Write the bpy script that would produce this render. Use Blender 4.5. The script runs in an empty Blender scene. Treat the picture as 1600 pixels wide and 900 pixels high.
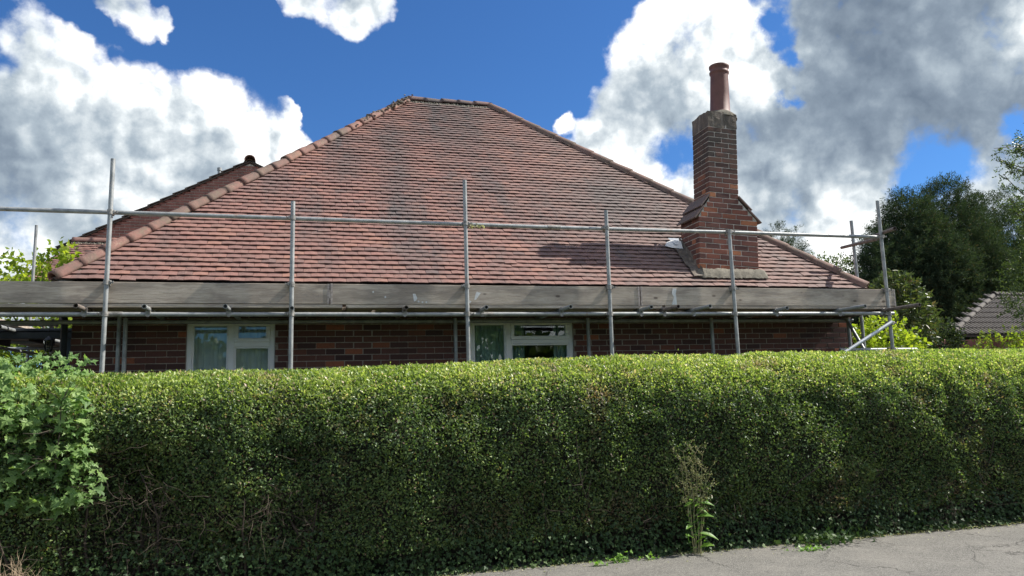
import bpy, bmesh, math, random
import numpy as np
from mathutils import Vector, Matrix, Quaternion
random.seed(7); RNG = np.random.default_rng(11)
SC = bpy.context.scene
COL = SC.collection
R = math.radians

# ------------------------------------------------------------------ camera
F_PX, PITCH, ROLL, YAW, EYE = 1175.57, .1434, -.0297, .267, 1.6
_F = np.array([math.sin(YAW)*math.cos(PITCH), math.cos(YAW)*math.cos(PITCH), math.sin(PITCH)])
_R0 = np.array([math.cos(YAW), -math.sin(YAW), 0.]); _U0 = np.cross(_R0, _F)
_R = _R0*math.cos(ROLL)+_U0*math.sin(ROLL); _U = -_R0*math.sin(ROLL)+_U0*math.cos(ROLL)
cam = bpy.data.cameras.new('camera'); camo = bpy.data.objects.new('camera', cam); COL.objects.link(camo)
cam.sensor_width = 36; cam.lens = 36*F_PX/1600; cam.clip_start = .05; cam.clip_end = 2000
camo.matrix_world = Matrix(((_R[0], _U[0], -_F[0], 0), (_R[1], _U[1], -_F[1], 0), (_R[2], _U[2], -_F[2], EYE), (0, 0, 0, 1)))
SC.camera = camo

def ray(x, y): return _F+_R*(x-800)/F_PX+_U*(450-y)/F_PX
def at(x, y, D):
    d = ray(x, y); return Vector((np.array([0, 0, EYE])+d*D/d[1]).tolist())

# ------------------------------------------------------------------ view
SC.view_settings.view_transform = 'Standard'; SC.view_settings.look = 'None'
SC.view_settings.exposure = 0.78; SC.view_settings.gamma = 1.0
SC.render.engine = 'CYCLES'
SC.cycles.max_bounces = 6; SC.cycles.transparent_max_bounces = 8; SC.cycles.diffuse_bounces = 3

# ------------------------------------------------------------------ sun
SUN_EL, SUN_A = R(46), R(3.5)
sdir = Vector((math.cos(SUN_EL)*math.cos(SUN_A), -math.cos(SUN_EL)*math.sin(SUN_A), math.sin(SUN_EL)))
sl = bpy.data.lights.new('sun', 'SUN'); sl.energy = 5.0; sl.angle = R(.53); sl.color = (1, .955, .88)
so = bpy.data.objects.new('sun', sl); COL.objects.link(so); so.rotation_euler = (-sdir).to_track_quat('-Z', 'Y').to_euler()
so.location = (20, -3, 25)

# ------------------------------------------------------------------ world: sky with cumulus clouds
W = bpy.data.worlds.new('World'); SC.world = W; W.use_nodes = True
nt = W.node_tree; nt.nodes.clear()
class G:
    """tiny node graph helper"""
    def __init__(s, nt): s.nt = nt
    def n(s, t, **k):
        o = s.nt.nodes.new(t)
        for a, b in k.items(): setattr(o, a, b)
        return o
    def put(s, sock, v):
        if hasattr(v, 'bl_idname') or isinstance(v, bpy.types.NodeSocket): s.nt.links.new(v, sock)
        else: sock.default_value = v
    def m(s, op, *a, clamp=False):
        o = s.n('ShaderNodeMath', operation=op, use_clamp=clamp)
        for i, v in enumerate(a): s.put(o.inputs[i], v)
        return o.outputs[0]
    def v(s, op, *a):
        o = s.n('ShaderNodeVectorMath', operation=op)
        for i, v in enumerate(a): s.put(o.inputs[i], v)
        return o.outputs['Value' if op in ('DOT_PRODUCT', 'LENGTH') else 'Vector']
    def mix(s, f, a, b, mode='MIX'):
        o = s.n('ShaderNodeMix', data_type='RGBA', blend_type=mode)
        s.put(o.inputs[0], f); s.put(o.inputs[6], a if not isinstance(a, tuple) or len(a) == 4 else (*a, 1)); s.put(o.inputs[7], b if not isinstance(b, tuple) or len(b) == 4 else (*b, 1))
        return o.outputs[2]
    def noise(s, vec, scale, detail=4, rough=.5, dist=0., color=False):
        o = s.n('ShaderNodeTexNoise'); s.put(o.inputs['Vector'], vec)
        o.inputs['Scale'].default_value = scale; o.inputs['Detail'].default_value = detail
        o.inputs['Roughness'].default_value = rough; o.inputs['Distortion'].default_value = dist
        return o.outputs['Color' if color else 'Fac']
    def ss(s, x, a, b, lo=0., hi=1., smooth=True):
        o = s.n('ShaderNodeMapRange', interpolation_type='SMOOTHSTEP' if smooth else 'LINEAR')
        s.put(o.inputs[0], x); o.inputs[1].default_value = a; o.inputs[2].default_value = b
        o.inputs[3].default_value = lo; o.inputs[4].default_value = hi
        return o.outputs[0]
    def ramp(s, f, stops, interp='LINEAR'):
        o = s.n('ShaderNodeValToRGB'); s.put(o.inputs[0], f); c = o.color_ramp; c.interpolation = interp
        while len(c.elements) < len(stops): c.elements.new(.5)
        for e, (p, col) in zip(c.elements, stops): e.position = p; e.color = (*col, 1)
        return o.outputs[0]

g = G(nt)
tc = g.n('ShaderNodeTexCoord'); dirv = tc.outputs['Generated']
sky = g.n('ShaderNodeTexSky', sky_type='NISHITA'); sky.sun_disc = False
sky.sun_elevation = SUN_EL; sky.sun_rotation = R(90)+SUN_A; sky.air_density = 1.0; sky.dust_density = .3; sky.ozone_density = 2.5
def pd(x, y):
    d = ray(x, y); d = d/np.linalg.norm(d); return d
# clouds: pixel centre in the photograph -> direction in the sky, angular radius, weight / brightness
BL = [ # cloud heads: x, y, r (photo px), weight
 (240,205,84,1),(90,225,106,1),(335,205,78,1),(150,300,140,1),(20,320,150,1),(395,265,72,1),(300,330,120,1),(0,170,50,.9),(430,300,60,1),(455,268,26,.8),(58,152,40,.9),
 (8,44,36,.66),(95,64,20,.70),(114,84,14,.66),(52,14,26,.66),(200,6,36,.72),(232,38,20,.66),(262,40,12,.6),(560,-2,50,.85),(545,36,24,.62),(600,14,22,.62),(485,2,34,.68),(447,181,20,.86),(152,4,20,.72),(178,30,14,.68),(262,62,9,.6),(268,22,14,.64),(130,74,10,.62),(40,66,12,.62),(460,8,26,.62),
 (1010,70,60,1),(1100,40,80,1),(985,160,62,1),(1080,140,95,1),(1160,130,60,1),(1180,225,80,1),(975,240,66,1),(930,215,30,.9),(881,197,17,.95),(1165,60,50,1),(1185,95,34,.9),(1198,122,24,.9),(1212,150,26,.9),(1030,10,46,1),
 (1300,60,80,1),(1440,60,140,1),(1330,180,125,1),(1500,160,120,1),(1250,310,110,1),(1400,340,75,1),(1600,60,120,1),(1560,290,55,1),(1270,130,46,1),(1280,20,55,1),
 (1180,350,90,1),(1320,390,90,1),(1490,330,52,.95),(920,290,60,1),(1060,330,80,1),(1150,290,60,1),(10,385,46,.8),(110,400,120,1),(1230,410,110,1),(1450,380,60,.9),(1010,290,50,1)]
HO = [(1214,62,15,.95),(1203,30,20,.95),(1222,95,11,.8),(1229,150,9,.6),(1062,245,27,1),(1452,258,34,1),(1420,282,20,.9),(1480,245,22,.8),(1598,196,16,.9),(35,352,24,.4),(420,140,30,.8)]
TN = [ # tone: x,y,r, brightness 0..1
 (60,320,110,.30),(240,185,50,.48),(200,260,60,.40),(320,255,60,.46),(110,220,45,.50),(20,190,45,.34),(30,250,40,.34),(330,320,50,.35),(10,110,40,.5),
 (150,115,45,.88),(235,115,40,.98),(300,125,30,.95),(345,165,35,.95),(400,205,30,.98),(430,245,30,.90),(160,285,30,.95),(195,305,35,1.),(225,330,30,.9),(125,262,25,.75),(20,385,40,.9),(60,130,30,.9),(450,260,30,.7),(270,230,30,.72),(350,220,30,.75),
 (205,25,50,.62),(95,60,40,.66),(30,30,50,.6),(555,10,50,.66),(447,181,20,.66),
 (985,160,40,.40),(1085,200,60,.30),(1030,150,40,.36),(1060,80,40,.62),(1120,190,30,.45),(960,200,30,.45),
 (1040,15,45,.95),(1120,20,40,.95),(1170,60,35,.95),(1195,115,28,1.),(1160,150,30,.95),(1130,110,30,.78),(975,95,25,.8),(1210,155,20,.95),(1015,35,25,.95),(1100,60,30,.7),
 (881,197,20,.95),(930,225,30,.6),(960,270,45,.85),(1040,290,45,.85),(1000,245,30,.62),
 (1330,60,90,.20),(1450,90,110,.16),(1330,170,90,.18),(1480,200,90,.18),(1240,190,50,.26),(1560,170,50,.28),(1160,265,40,.30),(1370,260,50,.25),(1230,270,40,.35),(1500,30,60,.26),(1250,60,30,.42),
 (1598,20,30,1.),(1592,80,30,.98),(1560,60,20,.6),(1232,20,24,.6),(1205,240,20,.75),(1165,300,30,.6),(1320,320,45,.58),(1250,330,50,.5),(1200,350,50,.62),(1290,370,45,.9),(1340,360,40,.8),(1470,290,25,.95),(1545,290,40,.95),(1410,320,40,.75),(1590,260,30,.45)]
def falloff(P, x, y, r, p15=True):
    k = 2/((r/1175.)**2); dt = g.v('DOT_PRODUCT', P, tuple(pd(x, y).tolist()))
    q = g.m('MULTIPLY_ADD', dt, -k, k+1e-4)
    if p15: q = g.m('POWER', q, 1.5)
    return g.m('POWER', .5016, q)
def warp(P, sc_, amt, det=4):
    w1 = g.v('SUBTRACT', g.noise(P, sc_, det, .6, color=True), (.5, .5, .5))
    return g.v('NORMALIZE', g.v('ADD', P, g.v('MULTIPLY', w1, (amt, amt, amt))))
Pa = warp(dirv, 6.5, .08, 6); Ph = warp(dirv, 13., .085, 6)
Q = None
for x, y, r, w in BL:
    t = g.m('MULTIPLY_ADD', falloff(Pa, x, y, r*.90), -w, 1.); Q = t if Q is None else g.m('MULTIPLY', Q, t)
S = g.m('SUBTRACT', 1., Q)
HP = 1.
for x, y, r, w in HO: HP = g.m('MULTIPLY', HP, g.m('MULTIPLY_ADD', falloff(Ph, x, y, r*1.12, False), -w, 1.))
# the rest of the sky carries the same broken cumulus
fr = g.v('DOT_PRODUCT', dirv, tuple(_F.tolist())); outf = g.ss(fr, .82, .60)
gen = g.m('MULTIPLY', g.ss(g.noise(dirv, 2.6, 2, .5), .42, .62, 0., 1.), outf)
S = g.m('MAXIMUM', S, gen)
def puff(P):
    s = None
    for sc_, a in ((10., .55), (22., .30), (47., .17)):
        n = g.m('ABSOLUTE', g.m('MULTIPLY_ADD', g.noise(P, sc_, 0), 2., -1.))
        s = g.m('MULTIPLY', n, a*2.2) if s is None else g.m('MULTIPLY_ADD', n, a*2.2, s)
    return s
Pb = warp(dirv, 12., .03, 2); off = tuple(Vector(sdir)*.016)
f0 = g.m('SUBTRACT', g.noise(dirv, 11., 8, .60), .5); f1 = g.m('SUBTRACT', g.noise(g.v('ADD', dirv, off), 11., 7, .60), .5)
h0 = puff(Pb); h1 = puff(g.v('ADD', Pb, off)); n2 = g.m('SUBTRACT', g.noise(dirv, 4., 3, .5), .5)
D0 = g.m('ADD', g.m('ADD', g.m('SUBTRACT', S, .5), g.m('MULTIPLY_ADD', h0, .42, -.147)), g.m('ADD', g.m('MULTIPLY', f0, 1.5), g.m('MULTIPLY', n2, .3)))
D0 = g.m('SUBTRACT', D0, g.ss(S, .0, .28, .6, 0.))
alpha = g.m('MULTIPLY', g.ss(D0, -.13, .30), g.ss(g.m('MULTIPLY_ADD', f0, 1.5, HP), .25, .85))
num, den = .015, .020
for x, y, r, t in TN:
    e = falloff(Pa, x, y, r*1.05, False); num = g.m('MULTIPLY_ADD', e, t, num); den = g.m('ADD', e, den)
T = g.m('DIVIDE', num, den)
lit = g.m('ADD', g.m('MULTIPLY', g.m('SUBTRACT', h0, h1), .42), g.m('MULTIPLY', g.m('SUBTRACT', f0, f1), 1.25))
det_ = g.m('MULTIPLY_ADD', T, .9, .35)
br = g.m('MULTIPLY_ADD', g.m('MULTIPLY_ADD', f0, .5, T), 1.22, -.08)
br = g.m('MULTIPLY_ADD', g.m('MULTIPLY_ADD', h0, .16, g.m('SUBTRACT', lit, .056)), det_, br)
br = g.m('ADD', br, g.ss(D0, -.05, .30, .20, 0.), clamp=True)
ccol = g.ramp(br, [(0., (.13, .17, .225)), (.22, (.20, .25, .31)), (.45, (.33, .39, .445)), (.65, (.55, .60, .63)), (.84, (.84, .87, .88)), (1., (1.06, 1.06, 1.04))])
CLOUD_GAIN = 7.4
ccol = g.v('MULTIPLY', ccol, (CLOUD_GAIN, CLOUD_GAIN, CLOUD_GAIN))
skc = g.v('MULTIPLY', sky.outputs[0], (.26, .47, .72))
allc = g.mix(alpha, skc, ccol)
SKY_STRENGTH = .11
bg = g.n('ShaderNodeBackground'); g.put(bg.inputs[0], allc); bg.inputs[1].default_value = SKY_STRENGTH
wo = g.n('ShaderNodeOutputWorld'); nt.links.new(bg.outputs[0], wo.inputs[0])
W.cycles.sampling_method = 'MANUAL'; W.cycles.sample_map_resolution = 512

# ================================================================== helpers
def tag(o, label=None, cat=None, group=None, kind=None):
    if label: o['label'] = label
    if cat: o['category'] = cat
    if group: o['group'] = group
    if kind: o['kind'] = kind
    return o
def empty(name, loc=(0, 0, 0), parent=None, rz=0):
    o = bpy.data.objects.new(name, None); COL.objects.link(o); o.location = loc; o.rotation_euler = (0, 0, rz)
    o.empty_display_size = .1
    if parent: o.parent = parent
    return o
def thing(name, label, cat, loc=(0, 0, 0), group=None):
    return tag(empty(name, loc), label, cat, group)
def np_mesh(name, V, faces, smooth=False):
    """faces: list of int arrays (n,k)"""
    me = bpy.data.meshes.new(name)
    V = np.asarray(V, np.float32).reshape(-1, 3)
    faces = [np.asarray(f, np.int32) for f in faces if len(f)]
    nl = sum(f.size for f in faces); nf = sum(len(f) for f in faces)
    me.vertices.add(len(V)); me.vertices.foreach_set('co', V.ravel())
    me.loops.add(nl); me.loops.foreach_set('vertex_index', np.concatenate([f.ravel() for f in faces]))
    tot = np.concatenate([np.full(len(f), f.shape[1], np.int32) for f in faces])
    st = np.concatenate([[0], np.cumsum(tot)[:-1]]).astype(np.int32)
    me.polygons.add(nf); me.polygons.foreach_set('loop_start', st)
    if smooth: me.polygons.foreach_set('use_smooth', np.ones(nf, bool))
    me.update(calc_edges=True)
    return me
def link(name, me, m=None, parent=None, loc=(0, 0, 0), kind=None):
    o = bpy.data.objects.new(name, me); COL.objects.link(o); o.location = loc
    if m is not None and len(me.materials) == 0: me.materials.append(m)
    if parent: o.parent = parent
    if kind: o['kind'] = kind
    return o
class MB:
    """collects boxes, tubes and polygons into one mesh"""
    def __init__(s): s.v = []; s.f = []; s.sm = []
    def add(s, vs, fs, smooth=False):
        b = len(s.v); s.v += [tuple(v) for v in vs]; s.f += [tuple(i+b for i in f) for f in fs]; s.sm += [smooth]*len(fs)
    def box(s, x0, x1, y0, y1, z0, z1, bev=0., M=None):
        if bev <= 0:
            vs = [Vector((x, y, z)) for x in (x0, x1) for y in (y0, y1) for z in (z0, z1)]
            fs = [(0, 1, 3, 2), (4, 6, 7, 5), (0, 4, 5, 1), (2, 3, 7, 6), (0, 2, 6, 4), (1, 5, 7, 3)]
        else:
            bm = bmesh.new(); bmesh.ops.create_cube(bm, size=1)
            for v in bm.verts: v.co = Vector(((x0+x1)/2+v.co.x*(x1-x0), (y0+y1)/2+v.co.y*(y1-y0), (z0+z1)/2+v.co.z*(z1-z0)))
            bmesh.ops.bevel(bm, geom=bm.edges[:], offset=bev, segments=1, affect='EDGES', profile=.5)
            bm.verts.index_update(); vs = [v.co.copy() for v in bm.verts]; fs = [tuple(v.index for v in f.verts) for f in bm.faces]; bm.free()
        if M is not None: vs = [M @ v for v in vs]
        s.add(vs, fs)
    def tube(s, pts, rad, n=10, caps=True, hollow=0.):
        pts = [Vector(p) for p in pts]; rad = rad if isinstance(rad, (list, tuple)) else [rad]*len(pts)
        rings = []; up = None
        for i, p in enumerate(pts):
            t = (pts[min(i+1, len(pts)-1)]-pts[max(i-1, 0)]).normalized()
            a = (up if up is not None else (Vector((0, 0, 1)) if abs(t.z) < .9 else Vector((0, 1, 0)))).cross(t).normalized()
            b = t.cross(a).normalized(); up = b
            rings.append([p+(a*math.cos(2*math.pi*k/n)+b*math.sin(2*math.pi*k/n))*rad[i] for k in range(n)])
        vs = [v for r in rings for v in r]; fs = []
        for i in range(len(pts)-1):
            for k in range(n): fs.append((i*n+k, i*n+(k+1) % n, (i+1)*n+(k+1) % n, (i+1)*n+k))
        s.add(vs, fs, True)
        if hollow:
            for end, i in ((0, 0), (1, len(pts)-1)):
                t = (pts[min(i+1, len(pts)-1)]-pts[max(i-1, 0)]).normalized()*(1 if end == 0 else -1)
                c = pts[i]; r0 = rings[i]; r1 = [c+(v-c)*.82 for v in r0]; r2 = [v+t*hollow for v in r1]
                f = []
                for k in range(n):
                    q = (k, (k+1) % n, n+(k+1) % n, n+k); f.append(q if end == 1 else q[::-1])
                    q = (n+k, n+(k+1) % n, 2*n+(k+1) % n, 2*n+k); f.append(q if end == 1 else q[::-1])
                f.append(tuple(2*n+k for k in range(n)))
                s.add(r0+r1+r2, f)
        elif caps:
            s.add(rings[0], [tuple(range(n))[::-1]]); s.add(rings[-1], [tuple(range(n))])
    def lathe(s, c, prof, n=24, axis=Vector((0, 0, 1))):
        vs = []
        for r, z in prof:
            for k in range(n): vs.append((c[0]+r*math.cos(2*math.pi*k/n), c[1]+r*math.sin(2*math.pi*k/n), c[2]+z))
        fs = [(i*n+k, i*n+(k+1) % n, (i+1)*n+(k+1) % n, (i+1)*n+k) for i in range(len(prof)-1) for k in range(n)]
        s.add(vs, fs, True)
    def mesh(s, name):
        me = bpy.data.meshes.new(name); me.from_pydata([tuple(v) for v in s.v], [], s.f)
        me.polygons.foreach_set('use_smooth', np.array(s.sm, bool)); me.update(); return me
    def build(s, name, m, parent=None, kind=None, loc=(0, 0, 0)):
        return link(name, s.mesh(name), m, parent, loc, kind)

def h3(ix, iy, iz, seed):
    n = (ix*374761393+iy*668265263+iz*2147483647+seed*1274126177) & 0xffffffff
    n = ((n ^ (n >> 13))*1274126177) & 0xffffffff
    n = ((n ^ (n >> 16))*2246822519) & 0xffffffff
    return ((n ^ (n >> 15)) & 0xffffff)/float(0xffffff)
def vn(P, sc, seed=0):
    """vectorised 3D value noise, -1..1"""
    p = np.asarray(P, float)*sc; i = np.floor(p).astype(np.int64); f = p-i; f = f*f*(3-2*f); r = 0
    for a in (0, 1):
        for b in (0, 1):
            for c in (0, 1):
                w = (f[..., 0] if a else 1-f[..., 0])*(f[..., 1] if b else 1-f[..., 1])*(f[..., 2] if c else 1-f[..., 2])
                r = r+w*h3(i[..., 0]+a, i[..., 1]+b, i[..., 2]+c, seed)
    return r*2-1
def unit(a): return a/np.maximum(np.linalg.norm(a, axis=-1, keepdims=True), 1e-9)
def leaf_geo(P, ax, nr, L, Wd, fold=.25):
    """one folded six-vertex leaf per point: base P, axis ax, face normal nr"""
    ax = unit(ax); sd = unit(np.cross(ax, nr)); nr = np.cross(sd, ax)
    L = np.asarray(L).reshape(-1, 1); Wd = np.asarray(Wd).reshape(-1, 1)
    v0 = P; v1 = P+ax*L*.42+sd*Wd*.5+nr*Wd*fold; v2 = P+ax*L-nr*L*.12; v3 = P+ax*L*.42-sd*Wd*.5+nr*Wd*fold
    V = np.stack([v0, v1, v2, v3], 1).reshape(-1, 3); n = len(P); b = np.arange(n)[:, None]*4
    return V, [np.concatenate([b+np.array([[0, 1, 2]]), b+np.array([[0, 2, 3]])])]
def rand_dirs(n): return unit(RNG.normal(size=(n, 3)))

# ================================================================== materials
MATS = {}
def material(name):
    m = bpy.data.materials.new(name); m.use_nodes = True; t = m.node_tree; t.nodes.clear(); gg = G(t)
    out = gg.n('ShaderNodeOutputMaterial'); p = gg.n('ShaderNodeBsdfPrincipled'); t.links.new(p.outputs[0], out.inputs[0])
    MATS[name] = m
    return m, gg, p, out
def pos(gg): return gg.n('ShaderNodeNewGeometry').outputs['Position']
def rnd(gg):
    a = gg.n('ShaderNodeNewGeometry').outputs['Random Per Island']; b = gg.n('ShaderNodeObjectInfo').outputs['Random']
    return gg.m('FRACT', gg.m('ADD', a, gg.m('MULTIPLY', b, 7.31)))
def bump(gg, p, h, strength=.3, dist=.01):
    b = gg.n('ShaderNodeBump'); b.inputs['Strength'].default_value = strength; b.inputs['Distance'].default_value = dist
    gg.put(b.inputs['Height'], h); gg.put(p.inputs['Normal'], b.outputs[0])
def simple(name, col, rough=.7, metal=0., var=.25, scale=8., spec=.5, bmp=.2, bd=.004, detail=5):
    m, gg, p, out = material(name); P = pos(gg); n = gg.noise(P, scale, detail, .6)
    c0 = tuple(c*(1-var) for c in col); c1 = tuple(min(1, c*(1+var)) for c in col)
    gg.put(p.inputs['Base Color'], gg.ramp(n, [(.3, c0), (.7, c1)])); p.inputs['Roughness'].default_value = rough
    p.inputs['Metallic'].default_value = metal; p.inputs['Specular IOR Level'].default_value = spec
    if bmp: bump(gg, p, gg.noise(P, scale*4, 4, .6), bmp, bd)
    return m

def make_mats():
    # clay roof tiles
    for nm, old in (('clay_tile', 0), ('ridge_clay', 1), ('hip_clay', 2)):
        m, gg, p, out = material(nm); P = pos(gg); r = rnd(gg)
        st = gg.v('MULTIPLY', P, (1., .22, .22))
        big = gg.noise(st, 1.5, 5, .65); mid = gg.noise(P, 5., 4, .6); fine = gg.noise(P, 45., 4, .65)
        col = gg.ramp(r, [(0., (.175, .106, .094)), (.3, (.215, .124, .106)), (.55, (.25, .136, .114)), (.8, (.20, .118, .105)), (.94, (.29, .158, .122)), (1., (.15, .104, .098))])
        # dark algae staining: a broad noise field and the two old streaks below the ridge
        sx = gg.n('ShaderNodeSeparateXYZ'); gg.put(sx.inputs[0], P)
        def streak(cx, w, z0, z1):
            d = gg.m('DIVIDE', gg.m('SUBTRACT', sx.outputs[0], cx), w)
            e = gg.m('EXPONENT', gg.m('MULTIPLY', gg.m('MULTIPLY', d, d), -1.))
            return gg.m('MULTIPLY', gg.m('MULTIPLY', e, gg.ss(sx.outputs[2], z0, z0+.8)), gg.ss(sx.outputs[2], z1, z1-.6))
        s_ = gg.m('ADD', gg.m('ADD', streak(1.30, .30, 2.8, 6.6), streak(2.5, .8, 5.4, 7.9)), gg.m('ADD', streak(.55, .25, 4.6, 6.4), gg.m('MULTIPLY', streak(4.8, 1.5, 3.4, 5.4), .9)))
        dk = gg.m('ADD', gg.m('MULTIPLY', s_, .80), gg.ss(big, .46, .72, 0., .75))
        dk = gg.m('MULTIPLY', dk, gg.ss(mid, .25, .6, .45, 1.), clamp=True)
        col = gg.mix(dk, col, (.105, .092, .092))
        col = gg.mix(gg.m('MULTIPLY', gg.ss(sx.outputs[0], 2.2, 5.2), .42), col, (.20, .17, .155))
        # pale lichen
        li = gg.m('MULTIPLY', gg.ss(fine, .50, .68), gg.ss(mid, .42, .7, .12, .55 if not old else .95))
        col = gg.mix(li, col, (.30, .255, .205))
        if old == 2: col = gg.mix(gg.ss(gg.noise(P, 3., 4, .7), .35, .65, 0., .75), gg.v('MULTIPLY', col, (1.05, .9, .84)), (.115, .088, .068))
        if old: col = gg.mix(gg.ss(gg.noise(P, 9., 5, .7), .50, .68, 0., .6), col, (.16, .135, .09))
        if old != 2: col = gg.v('MULTIPLY', col, (.95, .89, .86))
        gg.put(p.inputs['Base Color'], col); p.inputs['Roughness'].default_value = .82; p.inputs['Specular IOR Level'].default_value = .3
        bump(gg, p, gg.m('ADD', fine, mid), .5, .006)
    # house brick and chimney brick
    for nm, ch in (('house_brick', 0), ('chimney_brick', 1)):
        m, gg, p, out = material(nm); P = pos(gg); r = rnd(gg); fine = gg.noise(P, 60., 4, .7); mid = gg.noise(P, 6., 3, .6)
        if not ch: st = [(0., (.075, .040, .036)), (.3, (.115, .054, .044)), (.6, (.145, .064, .05)), (.9, (.16, .068, .05)), (.95, (.29, .10, .055)), (1., (.38, .13, .07))]
        else: st = [(0., (.11, .055, .046)), (.3, (.17, .072, .054)), (.6, (.24, .09, .06)), (.82, (.15, .07, .056)), (.91, (.36, .13, .07)), (1., (.46, .19, .09))]
        col = gg.ramp(r, st)
        col = gg.mix(gg.ss(fine, .35, .75, 0., .4), col, (.05, .04, .04))
        if ch:
            sx = gg.n('ShaderNodeSeparateXYZ'); gg.put(sx.inputs[0], P)
            so_ = gg.m('MULTIPLY', gg.ss(sx.outputs[2], 4.3, 5.1), gg.ss(mid, .25, .55, .35, .85))
            col = gg.mix(so_, col, (.062, .055, .048))
        gg.put(p.inputs['Base Color'], col); p.inputs['Roughness'].default_value = .9; p.inputs['Specular IOR Level'].default_value = .25
        bump(gg, p, fine, .5, .004)
    simple('mortar', (.33, .28, .235), .95, var=.3, scale=30, spec=.2, bmp=.5)
    simple('chimney_mortar', (.46, .42, .36), .95, var=.35, scale=20, spec=.2, bmp=.6)
    simple('cement', (.165, .15, .12), .95, var=.4, scale=12, spec=.2, bmp=.8, bd=.012)
    m, gg, p, out = material('soot_render'); P = pos(gg); n = gg.noise(gg.v('MULTIPLY', P, (3., 3., .6)), 6., 5, .7)
    gg.put(p.inputs['Base Color'], gg.ramp(n, [(.3, (.07, .062, .052)), (.55, (.15, .12, .095)), (.72, (.28, .245, .20))])); p.inputs['Roughness'].default_value = .95
    bump(gg, p, gg.noise(P, 40., 5, .7), .8, .01)
    simple('terracotta_pot', (.14, .056, .042), .62, var=.22, scale=7, bmp=.2)
    simple('lead', (.32, .34, .36), .5, .2, var=.2, scale=14)
    simple('white_mortar', (.72, .70, .66), .8, var=.12, scale=20)
    # scaffold steel
    m, gg, p, out = material('galvanised_steel'); P = pos(gg); n = gg.noise(P, 9., 5, .65); f = gg.noise(P, 70., 3, .6)
    c = gg.ramp(n, [(.28, (.17, .18, .175)), (.5, (.29, .30, .295)), (.75, (.42, .42, .40))])
    c = gg.mix(gg.ss(gg.noise(P, 5., 5, .75), .60, .72, 0., .7), c, (.23, .15, .10))
    gg.put(p.inputs['Base Color'], c); p.inputs['Metallic'].default_value = .35
    gg.put(p.inputs['Roughness'], gg.ss(f, .3, .7, .42, .68)); bump(gg, p, f, .25, .002)
    simple('coupler_steel', (.25, .24, .22), .55, .5, var=.5, scale=30)
    simple('rusty_tube', (.17, .14, .12), .7, .3, var=.5, scale=20)
    simple('aluminium_tube', (.60, .62, .64), .4, .5, var=.12, scale=12)
    # weathered boards
    m, gg, p, out = material('weathered_board'); P = pos(gg)
    r = gg.n('ShaderNodeObjectInfo').outputs['Random']
    q = gg.v('ADD', gg.v('MULTIPLY', P, (1., 8., 16.)), gg.n('ShaderNodeCombineXYZ').outputs[0])
    gr = gg.noise(q, 2.2, 7, .75, 1.6); lg = gg.noise(gg.v('MULTIPLY', P, (1., 4., 4.)), 1.6, 4, .6)
    fi = gg.noise(gg.v('MULTIPLY', P, (3., 30., 60.)), 5., 4, .6)
    c = gg.ramp(gr, [(.25, (.22, .18, .14)), (.48, (.41, .345, .275)), (.75, (.56, .49, .405))])
    c = gg.mix(gg.ss(lg, .42, .62, 0., .6), c, (.17, .14, .115))
    c = gg.mix(gg.ss(fi, .58, .68, 0., .5), c, (.08, .065, .055))
    vo = gg.n('ShaderNodeTexVoronoi'); gg.put(vo.inputs['Vector'], gg.v('MULTIPLY', P, (.8, .01, 1.6))); vo.inputs['Scale'].default_value = 4.
    c = gg.mix(gg.ss(vo.outputs['Distance'], .13, .06, 0., .85), c, (.09, .065, .05))
    hv = gg.m('MULTIPLY_ADD', r, .35, .8); c = gg.v('MULTIPLY', c, hv)
    gg.put(p.inputs['Base Color'], c); p.inputs['Roughness'].default_value = .85; bump(gg, p, gg.m('ADD', gr, fi), .6, .004)
    simple('paint_smear', (.62, .62, .60), .7, var=.15, scale=40)
    simple('steel_band', (.35, .30, .26), .5, .5, var=.4, scale=40)
    simple('white_upvc', (.82, .82, .80), .35, var=.05, scale=3, bmp=0)
    simple('rubber_gasket', (.02, .02, .022), .6, bmp=0)
    simple('gutter_black', (.028, .034, .042), .35, var=.3, scale=6, bmp=.05)
    simple('soffit_paint', (.45, .45, .43), .6, var=.1)
    simple('dark_timber', (.045, .032, .026), .8, var=.3, scale=10)
    simple('curtain_green', (.46, .56, .50), .9, var=.12, scale=5, bmp=0)
    simple('net_curtain', (.80, .79, .80), .9, var=.12, scale=4, bmp=0)
    simple('room_wall', (.22, .21, .19), .9, bmp=0)
    m, gg, p, out = material('window_glass'); t = m.node_tree
    fr = gg.n('ShaderNodeFresnel'); fr.inputs[0].default_value = 1.5
    gl = gg.n('ShaderNodeBsdfGlossy'); gl.inputs['Roughness'].default_value = .0; gl.inputs[0].default_value = (1, 1, 1, 1)
    tr = gg.n('ShaderNodeBsdfTransparent'); tr.inputs[0].default_value = (.86, .92, .90, 1)
    mx = gg.n('ShaderNodeMixShader'); gg.put(mx.inputs[0], gg.m('MULTIPLY_ADD', fr.outputs[0], .95, .015, clamp=True)); gg.put(mx.inputs[1], tr.outputs[0]); gg.put(mx.inputs[2], gl.outputs[0])
    nb = gg.n('ShaderNodeBump'); nb.inputs['Strength'].default_value = .05; nb.inputs['Distance'].default_value = .02; gg.put(nb.inputs['Height'], gg.noise(pos(gg), 2.5, 1, .5)); gg.put(gl.inputs['Normal'], nb.outputs[0])
    gg.put(out.inputs[0], mx.outputs[0])
    # ground
    m, gg, p, out = material('asphalt_path'); P = pos(gg); sp = gg.noise(P, 95., 3, .8); md = gg.noise(P, 2.2, 5, .65); gp = gg.noise(P, 30., 5, .8)
    c = gg.ramp(sp, [(.30, (.05, .048, .043)), (.5, (.135, .128, .113)), (.64, (.25, .24, .21)), (.78, (.46, .44, .39))])
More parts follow.
